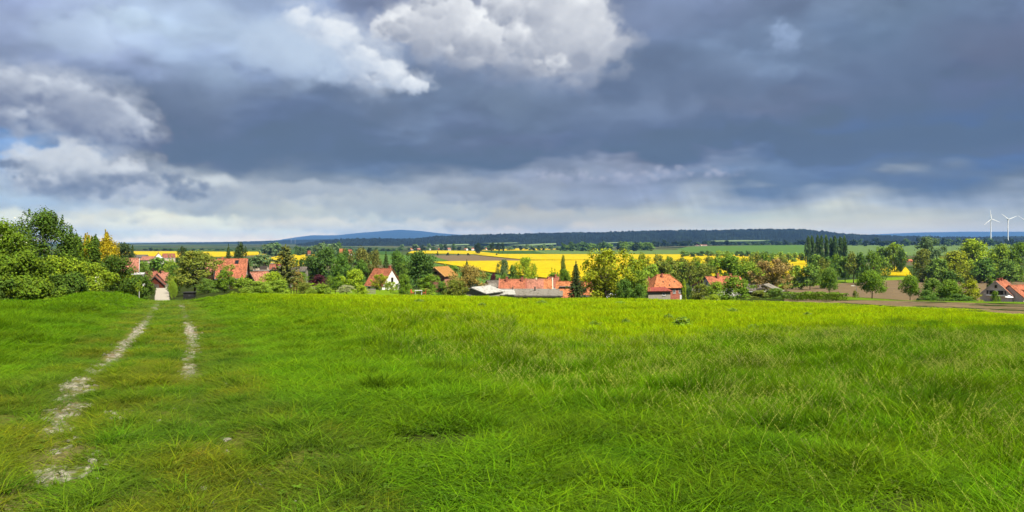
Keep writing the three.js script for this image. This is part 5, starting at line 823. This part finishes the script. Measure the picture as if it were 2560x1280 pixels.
// ---- far villages: small houses
{
  const r = rngOf(61); const far = (px, d, base_, ridge, w, label, group) => { const g = lot('far_house', px, d, (r() - 0.5) * 120, label, 'house', { group }), y = level(px, d), t = up(ridge, d, y), e = t * 0.52; const h = gable(g, w * d / F, w * 0.7 * d / F, e, t - e, [WHITE, CREAM, BRICK][Math.floor(r() * 3)], [RED, RED_OLD, RED_PINK, ORANGE][Math.floor(r() * 4)], { gutter: false }); windowOn(g, h, 'front', 0, e * 0.6, 1.4, 1.4); return g; };
  far(856, 1250, 0, 622, 14, 'larger red roofed farmhouse above the grove'); far(875, 1260, 0, 624, 9, 'white walled house beside the red farmhouse above the grove'); far(773, 1300, 0, 627, 7, 'tiny red house left of the grey green clump'); far(690, 1450, 0, 633, 10, 'small white hut before the larch top');
  inOrder([1030, 1046, 1072, 1100, 1122, 1165, 1180, 1218].map((px, i) => far(px, 2380 + r() * 120, 0, 619.5 + r() * 2, 9, 'tiny red roofed house of the far village line', 'houses of the far village')));
  inOrder([1742, 1752, 1762].map((px) => far(px, 3150, 0, 611 + r(), 11, 'tiny house in the gap of the dark far tree line', 'houses in the far tree line')));
  far(2232, 950, 0, 646, 14, 'small red roof between the trees over the yellow field corner'); far(2270, 980, 0, 648, 17, 'low pale house between willow and yellow field corner');
}
// ---------------------------------------------------------------- wind turbines
function turbine(px, d, hub, blade0, label, facing = 0) {
  const [x, y, z] = at(px, d), h = EYE - (hub - 606) / F * d - y, g = base('wind_turbine', [x, y, z], facing, label, 'wind turbine', 'wind turbines on the horizon'), m = mat([0.56, 0.57, 0.57], { roughness: 0.6 });
  part('tower', new THREE.CylinderGeometry(1.6, 2.9, h, 14).translate(0, h / 2, 0), m, g);
  part('nacelle', bx(4.2, 4.2, 11, 0, h + 1.2, -1.5), m, g);
  const rot = part('rotor_hub', new THREE.SphereGeometry(2.4, 12, 8).translate(0, 0, 0), m, g); rot.position.set(0, h + 1.2, 5.4);
  const s = new THREE.Shape(); s.moveTo(-0.9, 0); s.lineTo(-1.9, 9); s.lineTo(-0.8, 28); s.lineTo(-0.1, 46); s.lineTo(0.5, 46); s.lineTo(1.3, 24); s.lineTo(1.7, 8); s.lineTo(0.9, 0);
  const bl = new THREE.ExtrudeGeometry(s, { depth: 0.7, bevelEnabled: true, bevelSize: 0.2, bevelThickness: 0.2, bevelSegments: 1 });
  for (let i = 0; i < 3; i++) { const b = part('blade', bl, m, rot); b.rotation.z = blade0 + i * 2.0944; }
}
turbine(2477, 3650, 548, 0.16, 'wind turbine with one blade pointing almost straight up'); turbine(2520, 3750, 549, 0.92, 'wind turbine with a raised pair of blades like a letter V'); turbine(2566, 3800, 553, 0.95, 'wind turbine cut off by the right picture edge', -0.4);
for (const [px, d, top] of [[728, 9000, 593], [738, 9000, 592]]) { const [x, y, z] = at(px, d), h = EYE - (top - 606) / F * d - y, g = base('pylon', [x, y, z], 0.3, px < 730 ? 'left of two faint pylons before the pale mountain' : 'right of two faint pylons before the pale mountain', 'pylon', 'faint far pylons'), m = mat([0.2, 0.22, 0.24]); for (const [a, b] of [[-1, -1], [1, -1], [-1, 1], [1, 1]]) part('leg', limb([a * 5, 0, b * 5], [a * 0.6, h, b * 0.6], 0.9, 0.6), m, g); part('cross_arm', bx(26, 1.4, 1.4, 0, h * 0.85, 0), m, g); part('cross_arm', bx(18, 1.4, 1.4, 0, h * 0.95, 0), m, g); }
// ---------------------------------------------------------------- small things
{
  const [x, y, z] = at(2141, 188), h = up(714, 188, y), g = base('street_lamp', [x, y, z], 0, 'tall grey street lamp with a curved arm on the verge', 'street lamp');
  part('mast', new THREE.CylinderGeometry(0.06, 0.1, h - 0.5, 8).translate(0, (h - 0.5) / 2, 0), METAL, g);
  part('arm', new THREE.TubeGeometry(new THREE.QuadraticBezierCurve3(new THREE.Vector3(0, h - 0.52, 0), new THREE.Vector3(-0.05, h, 0), new THREE.Vector3(-0.8, h - 0.02, 0)), 10, 0.05, 6), METAL, g);
  part('lamp_head', bx(0.75, 0.16, 0.26, -1.05, h - 0.02, 0), FRAME, g);
}
{ // van
  const [x, y, z] = at(1529, 205), g = base('white_van', [x, y, z], 0.5, 'white van parked between the great maple and the brick house', 'van');
  const s = new THREE.Shape(); s.moveTo(-2.4, 0.45); s.lineTo(2.35, 0.45); s.lineTo(2.4, 1.05); s.lineTo(1.75, 1.25); s.lineTo(1.2, 2.05); s.lineTo(0.9, 2.2); s.lineTo(-2.35, 2.2); s.closePath();
  const body = part('body', new THREE.ExtrudeGeometry(s, { depth: 1.7, bevelEnabled: true, bevelSize: 0.06, bevelThickness: 0.08, bevelSegments: 2 }).translate(0, 0, -0.85), mat([0.78, 0.78, 0.77], { roughness: 0.35 }), g);
  const win = (w, h, px2, py2, pz, ry) => { const p = part('window', bx(w, h, 0.03), PANE, g); p.position.set(px2, py2, pz); p.rotation.y = ry; return p; };
  win(0.8, 0.6, 0.9, 1.6, 0.95, 0); win(1.0, 0.5, -1, 1.65, 0.95, 0); win(1.2, 0.6, -2.45, 1.6, 0, Math.PI / 2); const ws = win(1.4, 0.85, 1.52, 1.68, 0, Math.PI / 2); ws.rotation.set(0, Math.PI / 2, 0); ws.rotateX(-0.6);
  for (const [wx, wz] of [[-1.5, 0.88], [1.5, 0.88], [-1.5, -0.88], [1.5, -0.88]]) { const w = part('wheel', new THREE.CylinderGeometry(0.34, 0.34, 0.22, 14).rotateX(Math.PI / 2), mat([0.02, 0.02, 0.02]), g); w.position.set(wx, 0.34, wz); part('rim', new THREE.CylinderGeometry(0.2, 0.2, 0.24, 10).rotateX(Math.PI / 2), METAL, w); }
  for (const q of [-0.6, 0.6]) part('headlight', bx(0.06, 0.2, 0.3, 2.44, 0.9, q), FRAME, g);
}
{ // bench on the lawn
  const [x, y, z] = at(785, 176), g = base('garden_bench', [x, y, z], 0.1, 'pale garden bench on the lawn before the purple plum', 'bench');
  for (let i = 0; i < 3; i++) part('seat_slat', bx(1.9, 0.04, 0.13, 0, 0.45, -0.16 + i * 0.16), GREYW, g); for (let i = 0; i < 3; i++) part('back_slat', bx(1.9, 0.12, 0.04, 0, 0.58 + i * 0.16, -0.3), GREYW, g); for (const [a, b] of [[-0.85, -0.28], [0.85, -0.28], [-0.85, 0.2], [0.85, 0.2]]) part('leg', bx(0.07, b < 0 ? 0.98 : 0.43, 0.07, a, b < 0 ? 0.49 : 0.215, b - 0.05), GREYW, g);
}
{ // garden table and chairs
  const [x, y, z] = at(1046, 116); const t = base('garden_table', [x, y, z], 0.2, 'small garden table by the white flowering fruit tree', 'table'); part('table_top', bx(1.2, 0.05, 0.8, 0, 0.72, 0), FRAME, t); for (const [a, b] of [[-0.5, -0.3], [0.5, -0.3], [-0.5, 0.3], [0.5, 0.3]]) part('leg', bx(0.05, 0.7, 0.05, a, 0.35, b), FRAME, t);
  [[-0.95, 'red garden chair left of the small table'], [0.95, 'red garden chair right of the small table']].forEach(([dx, label]) => { const c = base('garden_chair', [x + dx, H(x + dx, 116), z], dx > 0 ? -1.4 : 1.4, label, 'chair', 'garden chairs'), m = mat([0.42, 0.06, 0.04]); part('seat', bx(0.45, 0.05, 0.45, 0, 0.44, 0), m, c); part('backrest', bx(0.45, 0.5, 0.05, 0, 0.72, -0.21), m, c); for (const [a, b] of [[-0.19, -0.19], [0.19, -0.19], [-0.19, 0.19], [0.19, 0.19]]) part('leg', bx(0.04, 0.42, 0.04, a, 0.21, b), m, c); });
}
{ // dark water tank and topiary by the lane, sign post, fences
  const [x, y, z] = at(474, 112), g = base('dark_shed', [x, y, z], 0.15, 'small black tarred hut under the broad maple', 'hut'); part('wall', bx(1.5, 0.95, 1.2, 0, 0.47, 0), mat([0.018, 0.018, 0.017]), g); part('roof', bx(1.7, 0.08, 1.4, 0, 1.0, 0), mat([0.03, 0.03, 0.03]), g); part('hatch', bx(0.3, 0.3, 0.04, 0.1, 0.5, 0.63), mat([0.035, 0.034, 0.032]), g);
  [[428, 150, 693, 15], [436, 138, 697, 17], [434, 128, 706, 14], [433, 122, 713, 13]].forEach(([px, d, top, w], i) => tree('clipped_topiary', px, d, top, w, 'roundA', i === 1 ? 'fresh' : 'light', ['tallest clipped topiary dome behind the lane edge', 'bright clipped topiary dome in the middle of the group', 'small clipped topiary dome before the bright one', 'lowest clipped topiary ball nearest the track'][i], 'topiary', 'clipped topiary by the lane'));
  const [sx, sy, sz] = at(348, 92), s = base('marker_post', [sx, sy, sz], 0, 'thin white marker post at the hedge end', 'post'); part('post', new THREE.CylinderGeometry(0.035, 0.035, 1.7, 8).translate(0, 0.85, 0), FRAME, s); part('plate', bx(0.3, 0.12, 0.03, -0.1, 1.66, 0.04), FRAME, s);
  const fence = (label, pts, n, h, m, rail) => { const P = byDist(pts), a = P[0], b = P[1], f = base('garden_fence', [a[0], H(...a), -a[1]], 0, label, 'fence'); const L = Math.hypot(b[0] - a[0], b[1] - a[1]), ang = Math.atan2(b[1] - a[1], b[0] - a[0]); for (let i = 0; i <= n; i++) { const x2 = mix(0, b[0] - a[0], i / n), d2 = mix(a[1], b[1], i / n), yy = H(a[0] + x2, d2) - H(...a); part('post', memo('post' + h, () => bx(0.09, h + 0.3, 0.09, 0, h / 2 - 0.15, 0)), m, f).position.set(x2, yy, -(d2 - a[1])); if (i < n) for (const ry of rail) { const x3 = mix(0, b[0] - a[0], (i + 0.5) / n), d3 = mix(a[1], b[1], (i + 0.5) / n), q = part('rail', memo('rail' + L / n, () => bx(L / n, 0.08, 0.04)), m, f); q.position.set(x3, H(a[0] + x3, d3) - H(...a) + ry, -(d3 - a[1]) + 0.07); q.rotation.y = ang; } } };
  fence('weathered post and rail fence on the lawn between the shrubs', [[815, 121], [850, 120]], 3, 0.9, TIMBER, [0.4, 0.75]);
  fence('short picket fence beside the fresh green shrub', [[918, 120], [938, 122]], 7, 0.9, GREYW, [0.35, 0.7]);
  fence('thin wire fence posts along the lawn left of the shrubs', [[728, 116], [742, 116]], 2, 1.0, TIMBER, [0.5]);
}

// ---------------------------------------------------------------- meadow grass
function tuft(n, spread, w, lean, seed, segs = 3) { // blades one unit tall
  const r = rngOf(seed), pos = [], idx = [], col = [];
  for (let i = 0; i < n; i++) {
    const q = r(), tone = 0.62 + 0.8 * Math.pow(r(), 1.2), tint = q < 0.02 ? [1.9, 1.25, 6] : q < 0.25 ? [1.18, 1.06, 1] : [0.95, 1, 1], lit = tint.map((v) => v * tone);
    const a = r() * 6.283, m = Math.sqrt(r()) * spread, x0 = Math.cos(a) * m, z0 = Math.sin(a) * m, h = 0.45 + 0.55 * Math.pow(r(), 0.7), b = r() * 6.283, L = lean * (0.3 + r()) * h, dx = Math.cos(b) * L + x0 * 0.5, dz = Math.sin(b) * L + z0 * 0.5, f = r() * 6.283, ww = w * (0.6 + 0.8 * r()), sx = Math.cos(f) * ww, sz = Math.sin(f) * ww, o = pos.length / 3;
    const droop = r() < 0.3 ? 0.25 + 0.3 * r() : 0.05;
    for (let k = 0; k < segs; k++) { const t = k / segs, c = t * t, wd = 1 - 0.75 * t * t; pos.push(x0 + dx * c - sx * wd, h * (t - droop * c * t), z0 + dz * c - sz * wd, x0 + dx * c + sx * wd, h * (t - droop * c * t), z0 + dz * c + sz * wd); }
    pos.push(x0 + dx, h * (1 - droop), z0 + dz); for (let k = 0; k < segs * 2 + 1; k++) col.push(...lit);
    for (let k = 0; k < segs - 1; k++) idx.push(o + k * 2, o + k * 2 + 1, o + k * 2 + 3, o + k * 2, o + k * 2 + 3, o + k * 2 + 2);
    idx.push(o + (segs - 1) * 2, o + (segs - 1) * 2 + 1, o + segs * 2);
  }
  const g = new THREE.BufferGeometry(); g.setAttribute('position', new THREE.Float32BufferAttribute(pos, 3)); g.setAttribute('color', new THREE.Float32BufferAttribute(col, 3)); g.setIndex(idx); g.computeVertexNormals(); return g;
}
function seedHead(seed) { // a thin stalk with a loose nodding panicle
  const r = rngOf(seed), pos = [], idx = []; const quad = (p) => { const o = pos.length / 3; for (const v of p) pos.push(...v); idx.push(o, o + 1, o + 2, o, o + 2, o + 3); };
  const bend = 0.2 + 0.2 * r(), at2 = (t) => [bend * t * t, t, 0];
  for (let k = 0; k < 4; k++) { const p = at2(k / 4), q = at2((k + 1) / 4); quad([[p[0] - 0.0016, p[1], p[2]], [p[0] + 0.0016, p[1], p[2]], [q[0] + 0.0013, q[1], q[2]], [q[0] - 0.0013, q[1], q[2]]]); }
  for (let i = 0; i < 26; i++) { const t = 0.68 + 0.34 * r(), p = at2(t), a = r() * 6.283, m = 0.05 * (1.05 - t) / 0.35 * r() + 0.004, c = [p[0] + Math.cos(a) * m, p[1] - m * 0.4, p[2] + Math.sin(a) * m], s = 0.008 + 0.007 * r(), u = [Math.cos(a + 1) * s * 0.45, 0, Math.sin(a + 1) * s * 0.45]; quad([[c[0], c[1] - s, c[2]], [c[0] + u[0], c[1], c[2] + u[2]], [c[0], c[1] + s, c[2]], [c[0] - u[0], c[1], c[2] - u[2]]]); }
  const g = new THREE.BufferGeometry(); g.setAttribute('position', new THREE.Float32BufferAttribute(pos, 3)); g.setIndex(idx); g.computeVertexNormals(); return g;
}
const grassMat = (through, vertexColors = true) => new THREE.MeshPhysicalMaterial({ color: 0xffffff, vertexColors, roughness: 1, transmission: through, thickness: 0, side: THREE.DoubleSide, specularIntensity: 0.05 });
const endOf = [[-200, 45], [0, 48], [250, 58], [330, 74], [400, 88], [470, 100], [600, 96], [720, 91], [900, 89], [1105, 89], [1300, 89], [1650, 96], [1760, 97], [1960, 92], [2120, 82], [2620, 52], [2800, 47]];
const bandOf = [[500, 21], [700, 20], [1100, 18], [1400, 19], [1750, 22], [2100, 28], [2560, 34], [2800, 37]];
const PITS = [[-0.75, 7.6, 0.55], [0.1, 14, 0.7], [1.2, 13, 0.6], [-2.4, 6.3, 0.3], [3.3, 8.2, 0.4], [2.4, 10.4, 0.4], [6.4, 12.2, 0.45], [-2.6, 11.6, 0.35], [4.9, 6.6, 0.35], [1.0, 6.1, 0.3], [9.5, 17, 0.6], [-11.5, 17.5, 0.6], [-1.6, 9.8, 0.3], [5.6, 9.2, 0.3], [12, 24, 0.8]];     // hollows below leaning tussocks: x, distance, half width
const bins = {};
const put = (kind, x, y, z, sx, sy, turn, c, tilt) => { (bins[kind] ??= []).push([x, y, z, sx, sy, turn, c, tilt]); };
{
  const r = rngOf(700), near = ['lushA', 'lushB', 'lushC', 'lushD'];
  let d = 3.0;
  while (d < 126) {
    const step = Math.max(0.092, 0.0066 * d), half = 0.78 * d + 2.2;
    for (let xx = -half; xx < half; xx += step) {
      const x = xx + (r() - 0.5) * step * 1.6, dd = d + (r() - 0.5) * step * 1.6, px = 1280 + x / dd * F;
      if (dd > interp(endOf, px) + 1.2 * n2(x * 0.3, dd * 0.3)) continue;
      const off = dd < 260 ? x - trackX(dd) : 99, a = Math.abs(off), y = H(x, dd);
      if (dd > 79 && a < 0.95 + 0.35 * n2(dd * 0.4, off > 0 ? 3 : 8)) continue;
      const patch = n2(x * 0.22 + 9, dd * 0.22), fine = n2(x * 0.9, dd * 0.9), tone = 1 + 0.16 * patch + 0.10 * fine + (r() - 0.5) * 0.5, warm = 1 + 0.12 * n2(x * 0.5 - 20, dd * 0.5) + (r() - 0.5) * 0.2;
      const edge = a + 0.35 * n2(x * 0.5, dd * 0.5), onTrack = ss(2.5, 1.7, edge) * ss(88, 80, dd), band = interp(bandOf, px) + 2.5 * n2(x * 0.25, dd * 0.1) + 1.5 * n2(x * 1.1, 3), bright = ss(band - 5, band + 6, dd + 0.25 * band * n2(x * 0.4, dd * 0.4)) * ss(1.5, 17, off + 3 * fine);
      if (onTrack > 0.5) {
        const st = dd < 98 ? stony(off, dd) : 0; if (st > 0.3 && r() < 0.975) continue;
        const rut = rutAt(off, dd); if (r() < rut * 0.72) continue;
        const worn = ss(0.2, 0.6, n2(x * 0.8 + 15, dd * 0.8) + 0.3 * n2(x * 2.6, dd * 2.6)), tuss = ss(0.35, 0.7, n2(x * 1.5 - 33, dd * 1.5)); if (r() < worn * 0.8) continue;
        const h = (0.05 + 0.06 * r() + 0.11 * tuss) * (1 - 0.4 * rut), ol = clamp(0.55 + 0.8 * n2(x * 0.45 + 50, dd * 0.45) - 0.6 * tuss);
        put(dd < 30 ? 'short' : 'shortFar', x, y, -dd, 0.9 + 0.012 * dd, h * (1 + dd * 0.006), r() * 6.28, [mix(0.075, 0.125, ol) * tone * warm, mix(0.150, 0.152, ol) * tone, 0.005], 0.1);
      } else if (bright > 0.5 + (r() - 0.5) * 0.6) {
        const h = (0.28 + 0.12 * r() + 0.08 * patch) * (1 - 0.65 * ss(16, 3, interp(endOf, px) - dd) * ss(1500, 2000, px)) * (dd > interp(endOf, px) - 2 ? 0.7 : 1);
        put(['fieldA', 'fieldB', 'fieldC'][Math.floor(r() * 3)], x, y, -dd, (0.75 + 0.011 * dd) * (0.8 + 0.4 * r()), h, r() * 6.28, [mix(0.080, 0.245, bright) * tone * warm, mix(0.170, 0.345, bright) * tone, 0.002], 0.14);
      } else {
        const side = off < 0 ? 1 : 0, shoulder = ss(1.6, 4.5, a), tall = side ? mix(0.24, 0.36, ss(2.5, 6, -off)) * ss(44, 30, dd) + 0.2 * ss(30, 44, dd) : mix(0.18, 0.34, ss(3, 10, off)), clump = ss(0.1, 0.75, n2(x * 0.55 + 40, dd * 0.55)), bare = ss(0.52, 0.72, n2(x * 0.62 - 70, dd * 0.62)) * ss(2.5, 5, a);
        if (bare > 0.1 && dd < 24 && r() < bare * 0.95) continue;
        let lift = 1; for (const [qx, qd, qr] of PITS) { const u = (x - qx) / qr, v = (dd - qd) / (qr * 0.55); if (u * u + v * v < 1) lift = Math.min(lift, 0.05); else if (u * u + (v - 1.7) * (v - 1.7) < 1.4) lift = Math.max(lift, 1.65); } if (lift < 0.1 && r() < 0.93) continue;
        const h = Math.max(lift, 0.5) * (0.72 + 0.28 * ss(6, 13, dd)) * mix(0.11, tall * (0.78 + 0.42 * clump + 0.18 * patch), shoulder) * (0.7 + 0.6 * r());
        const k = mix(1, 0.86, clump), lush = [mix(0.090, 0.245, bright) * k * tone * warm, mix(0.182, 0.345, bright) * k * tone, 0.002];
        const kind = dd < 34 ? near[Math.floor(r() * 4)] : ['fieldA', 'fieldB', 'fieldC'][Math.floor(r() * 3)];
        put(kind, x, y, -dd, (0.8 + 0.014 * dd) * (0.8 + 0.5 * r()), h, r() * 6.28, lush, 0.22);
        if (!side && dd < 26) { const sd = (0.3 + 0.7 * ss(-0.4, 0.6, n2(x * 0.35 + 60, dd * 0.35))) * ss(4, 9, off) * ss(-2.5, 2.5, x + 0.2 * dd); if (r() < (dd < 12 ? 0.5 : 0.62) * sd) put(['seedA', 'seedB', 'seedC'][Math.floor(r() * 3)], x, y, -dd, 0.55 + 0.02 * dd, 0.30 + 0.18 * r(), r() * 6.28, [0.31 * tone, 0.35 * tone, 0.06], 0.3); }
        if (dd > band - 5 && dd < band + 1 && px > 900 && r() < 0.05) put('stalk', x, y, -dd, 1.2, 0.62 + 0.25 * r(), r() * 6.28, [0.06, 0.105, 0.012], 0.12);
      }
    }
    d += step;
  }
}
const GEO = {
  lushA: tuft(40, 0.115, 0.0042, 0.28, 1), lushB: tuft(42, 0.125, 0.0038, 0.34, 2), lushC: tuft(36, 0.11, 0.0052, 0.24, 3), lushD: tuft(38, 0.13, 0.0045, 0.4, 4), short: tuft(34, 0.1, 0.0036, 0.4, 5, 2), shortFar: tuft(24, 0.16, 0.008, 0.6, 6, 2),
  fieldA: tuft(22, 0.17, 0.0062, 0.22, 7), fieldB: tuft(22, 0.19, 0.0056, 0.26, 8), fieldC: tuft(20, 0.16, 0.0068, 0.3, 9), seedA: seedHead(10), seedB: seedHead(11), seedC: seedHead(12), stalk: tuft(3, 0.03, 0.0042, 0.12, 13),
};
const LABEL = { short: ['track_grass', 'short trodden grass on the worn track'], field: ['tall_grass', 'yellow green mowing grass of the far meadow'], lush: ['meadow_grass', 'lush dark green grass of the near meadow'], seed: ['seed_grass', 'pale nodding seed heads above the near grass'], stal: ['grass_stalks', 'dark upright stalks where the two grasses meet'] };
const gm = grassMat(0.46), gs = grassMat(0.25, false);
let grassCount = 0;
for (const [kind, list] of Object.entries(bins)) {
  const im = new THREE.InstancedMesh(GEO[kind], kind.startsWith('seed') ? gs : gm, list.length), m = new THREE.Matrix4(), q = new THREE.Quaternion(), e = new THREE.Euler(), c = new THREE.Color(), r = rngOf(list.length);
  list.forEach(([x, y, z, sx, sy, turn, col, tilt], i) => { e.set((r() - 0.5) * tilt, turn, (r() - 0.5) * tilt); q.setFromEuler(e); m.compose(new THREE.Vector3(x, y - 0.01, z), q, new THREE.Vector3(sx, sy, sx)); im.setMatrixAt(i, m); im.setColorAt(i, c.setRGB(...col)); });
  const [n, label] = Object.entries(LABEL).find(([k]) => kind.startsWith(k))[1];
  im.name = numbered(n); tag(im, label, 'grass', null, 'stuff'); scene.add(im); grassCount += list.length;
}
// ---------------------------------------------------------------- broad-leaved plants and small flowers among the grass
{
  const r = rngOf(720), m = new THREE.Matrix4(), q = new THREE.Quaternion(), c = new THREE.Color();
  const rosette = (() => { const pos = [], idx = []; for (let i = 0; i < 7; i++) { const a = i * 0.9 + r() * 0.4, L = 0.7 + 0.3 * r(), w = 0.17 + 0.06 * r(), o = pos.length / 3, cx = Math.cos(a), cz = Math.sin(a), lift = 0.35 + 0.3 * r(); for (const [t, k, h] of [[0, 0.15, 0], [0.35, 0.8, 0.5], [0.65, 1, 0.9], [1, 0.05, 0.75]]) pos.push(cx * t * L - cz * w * k, h * lift, cz * t * L + cx * w * k, cx * t * L + cz * w * k, h * lift, cz * t * L - cx * w * k); for (let k = 0; k < 3; k++) idx.push(o + k * 2, o + k * 2 + 1, o + k * 2 + 3, o + k * 2, o + k * 2 + 3, o + k * 2 + 2); } const g = new THREE.BufferGeometry(); g.setAttribute('position', new THREE.Float32BufferAttribute(pos, 3)); g.setIndex(idx); g.computeVertexNormals(); return g; })();
  const A = [];
  for (let i = 0; i < 2600; i++) { const d = 4.5 + Math.pow(r(), 1.6) * 26, x = (r() - 0.5) * 1.5 * d, off = x - trackX(d), near = ss(7, 1, Math.abs(off)); if (stony(off, d) > 0.3 && Math.abs(off) < 1.6) continue; if (near > 0.5 && r() < 0.5) A.push([x, d, 0.03 + 0.04 * r(), near]); }
  const im = new THREE.InstancedMesh(rosette, gs, A.length); A.forEach(([x, d, s, near], i) => { q.setFromEuler(new THREE.Euler((r() - 0.5) * 0.4, r() * 6.28, (r() - 0.5) * 0.4)); m.compose(new THREE.Vector3(x, H(x, d) + (near > 0.3 ? 0.02 : 0.12), -d), q, new THREE.Vector3(s, s, s)); im.setMatrixAt(i, m); const k = 0.8 + 0.5 * r(); im.setColorAt(i, c.setRGB(0.06 * k, 0.115 * k, 0.008)); });
  im.name = 'broad_leaf_plants'; tag(im, 'small broad leaved plants scattered in grass and track', 'plants', null, 'stuff'); scene.add(im);
}
// ---------------------------------------------------------------- stones of the ruts
{
  const r = rngOf(800), g = new THREE.IcosahedronGeometry(1, 1), p = g.attributes.position; for (let i = 0; i < p.count; i++) { const k = 1 + 0.28 * n3(p.getX(i) * 1.6, p.getY(i) * 1.6, p.getZ(i) * 1.6); p.setXYZ(i, p.getX(i) * k, p.getY(i) * k * 0.55, p.getZ(i) * k); } g.computeVertexNormals();
  const L = []; for (let d = 4; d < 60; d += 0.045 + d * 0.0016) for (let s = -1.5; s < 1.5; s += 0.05 + d * 0.0016) { const ss2 = s + (r() - 0.5) * 0.06, dd = d + (r() - 0.5) * 0.06; if (r() < stony(ss2, dd) * 0.62) L.push([trackX(dd) + ss2, dd, 0.010 + 0.026 * Math.pow(r(), 2) + d * 0.0006]); }
  const im = new THREE.InstancedMesh(g, mat([1, 1, 1], { roughness: 0.95 }), L.length), m = new THREE.Matrix4(), q = new THREE.Quaternion(), c = new THREE.Color();
  L.forEach(([x, d, s], i) => { q.setFromEuler(new THREE.Euler((r() - 0.5) * 0.6, r() * 6.28, (r() - 0.5) * 0.6)); m.compose(new THREE.Vector3(x, H(x, d) + s * 0.1, -d), q, new THREE.Vector3(s * (0.8 + 0.6 * r()), s, s)); im.setMatrixAt(i, m); const k = 0.7 + 0.5 * r(); im.setColorAt(i, c.setRGB(0.205 * k, 0.185 * k, 0.15 * k)); });
  im.name = 'gravel'; tag(im, 'pale gravel bedded in the wheel ruts', 'gravel', null, 'stuff'); scene.add(im);
}
// ---------------------------------------------------------------- weed clumps standing in the meadow
{
  const r = rngOf(810), pts = []; for (let i = 0; i < 420; i++) { const d = dirOf(r), k = Math.pow(r(), 0.4); pts.push([d[0] * k * 0.5, Math.abs(d[1]) * k, d[2] * k * 0.5, d[0] + (r() - 0.5), 0.6 + d[1], d[2] + (r() - 0.5)]); }
  const wg = leafQuads(pts, 0.075, r, 0.5), sg = mergeGeometries([0, 1, 2, 3].map((i) => limb([0, 0, 0], [Math.cos(i * 1.6) * 0.3, 0.7, Math.sin(i * 1.6) * 0.3], 0.03, 0.012)));
  [[1706, 29, 1.0, 0.85, 'green', 'largest dark weed clump standing alone in the bright meadow'], [1672, 34, 0.6, 0.5, 'green', 'small weed left of the largest dark clump'], [1830, 47, 1.1, 0.6, 'green', 'weed clump above and right of the largest dark one'], [1488, 30, 0.8, 0.55, 'green', 'weed clump left of the largest dark one'], [1565, 31, 0.5, 0.5, 'mid', 'small weed between two larger clumps in the meadow'], [1885, 27, 0.7, 0.5, 'green', 'low weed right of the largest dark clump'], [1048, 52, 1.0, 0.5, 'green', 'low weed clump below the clipped conifer'], [1550, 68, 1.5, 0.5, 'green', 'wide flat weed patch below the white van'], [1355, 64, 1.4, 0.5, 'green', 'weed patch below the long flat shed'], [2020, 44, 0.7, 0.5, 'mid', 'weed clump below the clipped hedge'], [1205, 40, 0.7, 0.5, 'mid', 'weed clump below the white shed']].forEach(([px, d, w, h, leaf, label]) => { const [x, y, z] = at(px, d), g = base('weed_clump', [x, y, z], r() * 6, label, 'weed', 'weed clumps in the meadow'); const st = part('stem', sg, BARK_PALE, g), lv = part('leaves', wg, LEAF[leaf], g); st.scale.set(w, h * 0.7, w); lv.scale.set(w, h * 0.7, w); });
}
scene.traverse((o) => { if (o.isMesh) { o.castShadow = true; o.receiveShadow = true; } });
renderer.render(scene, camera);
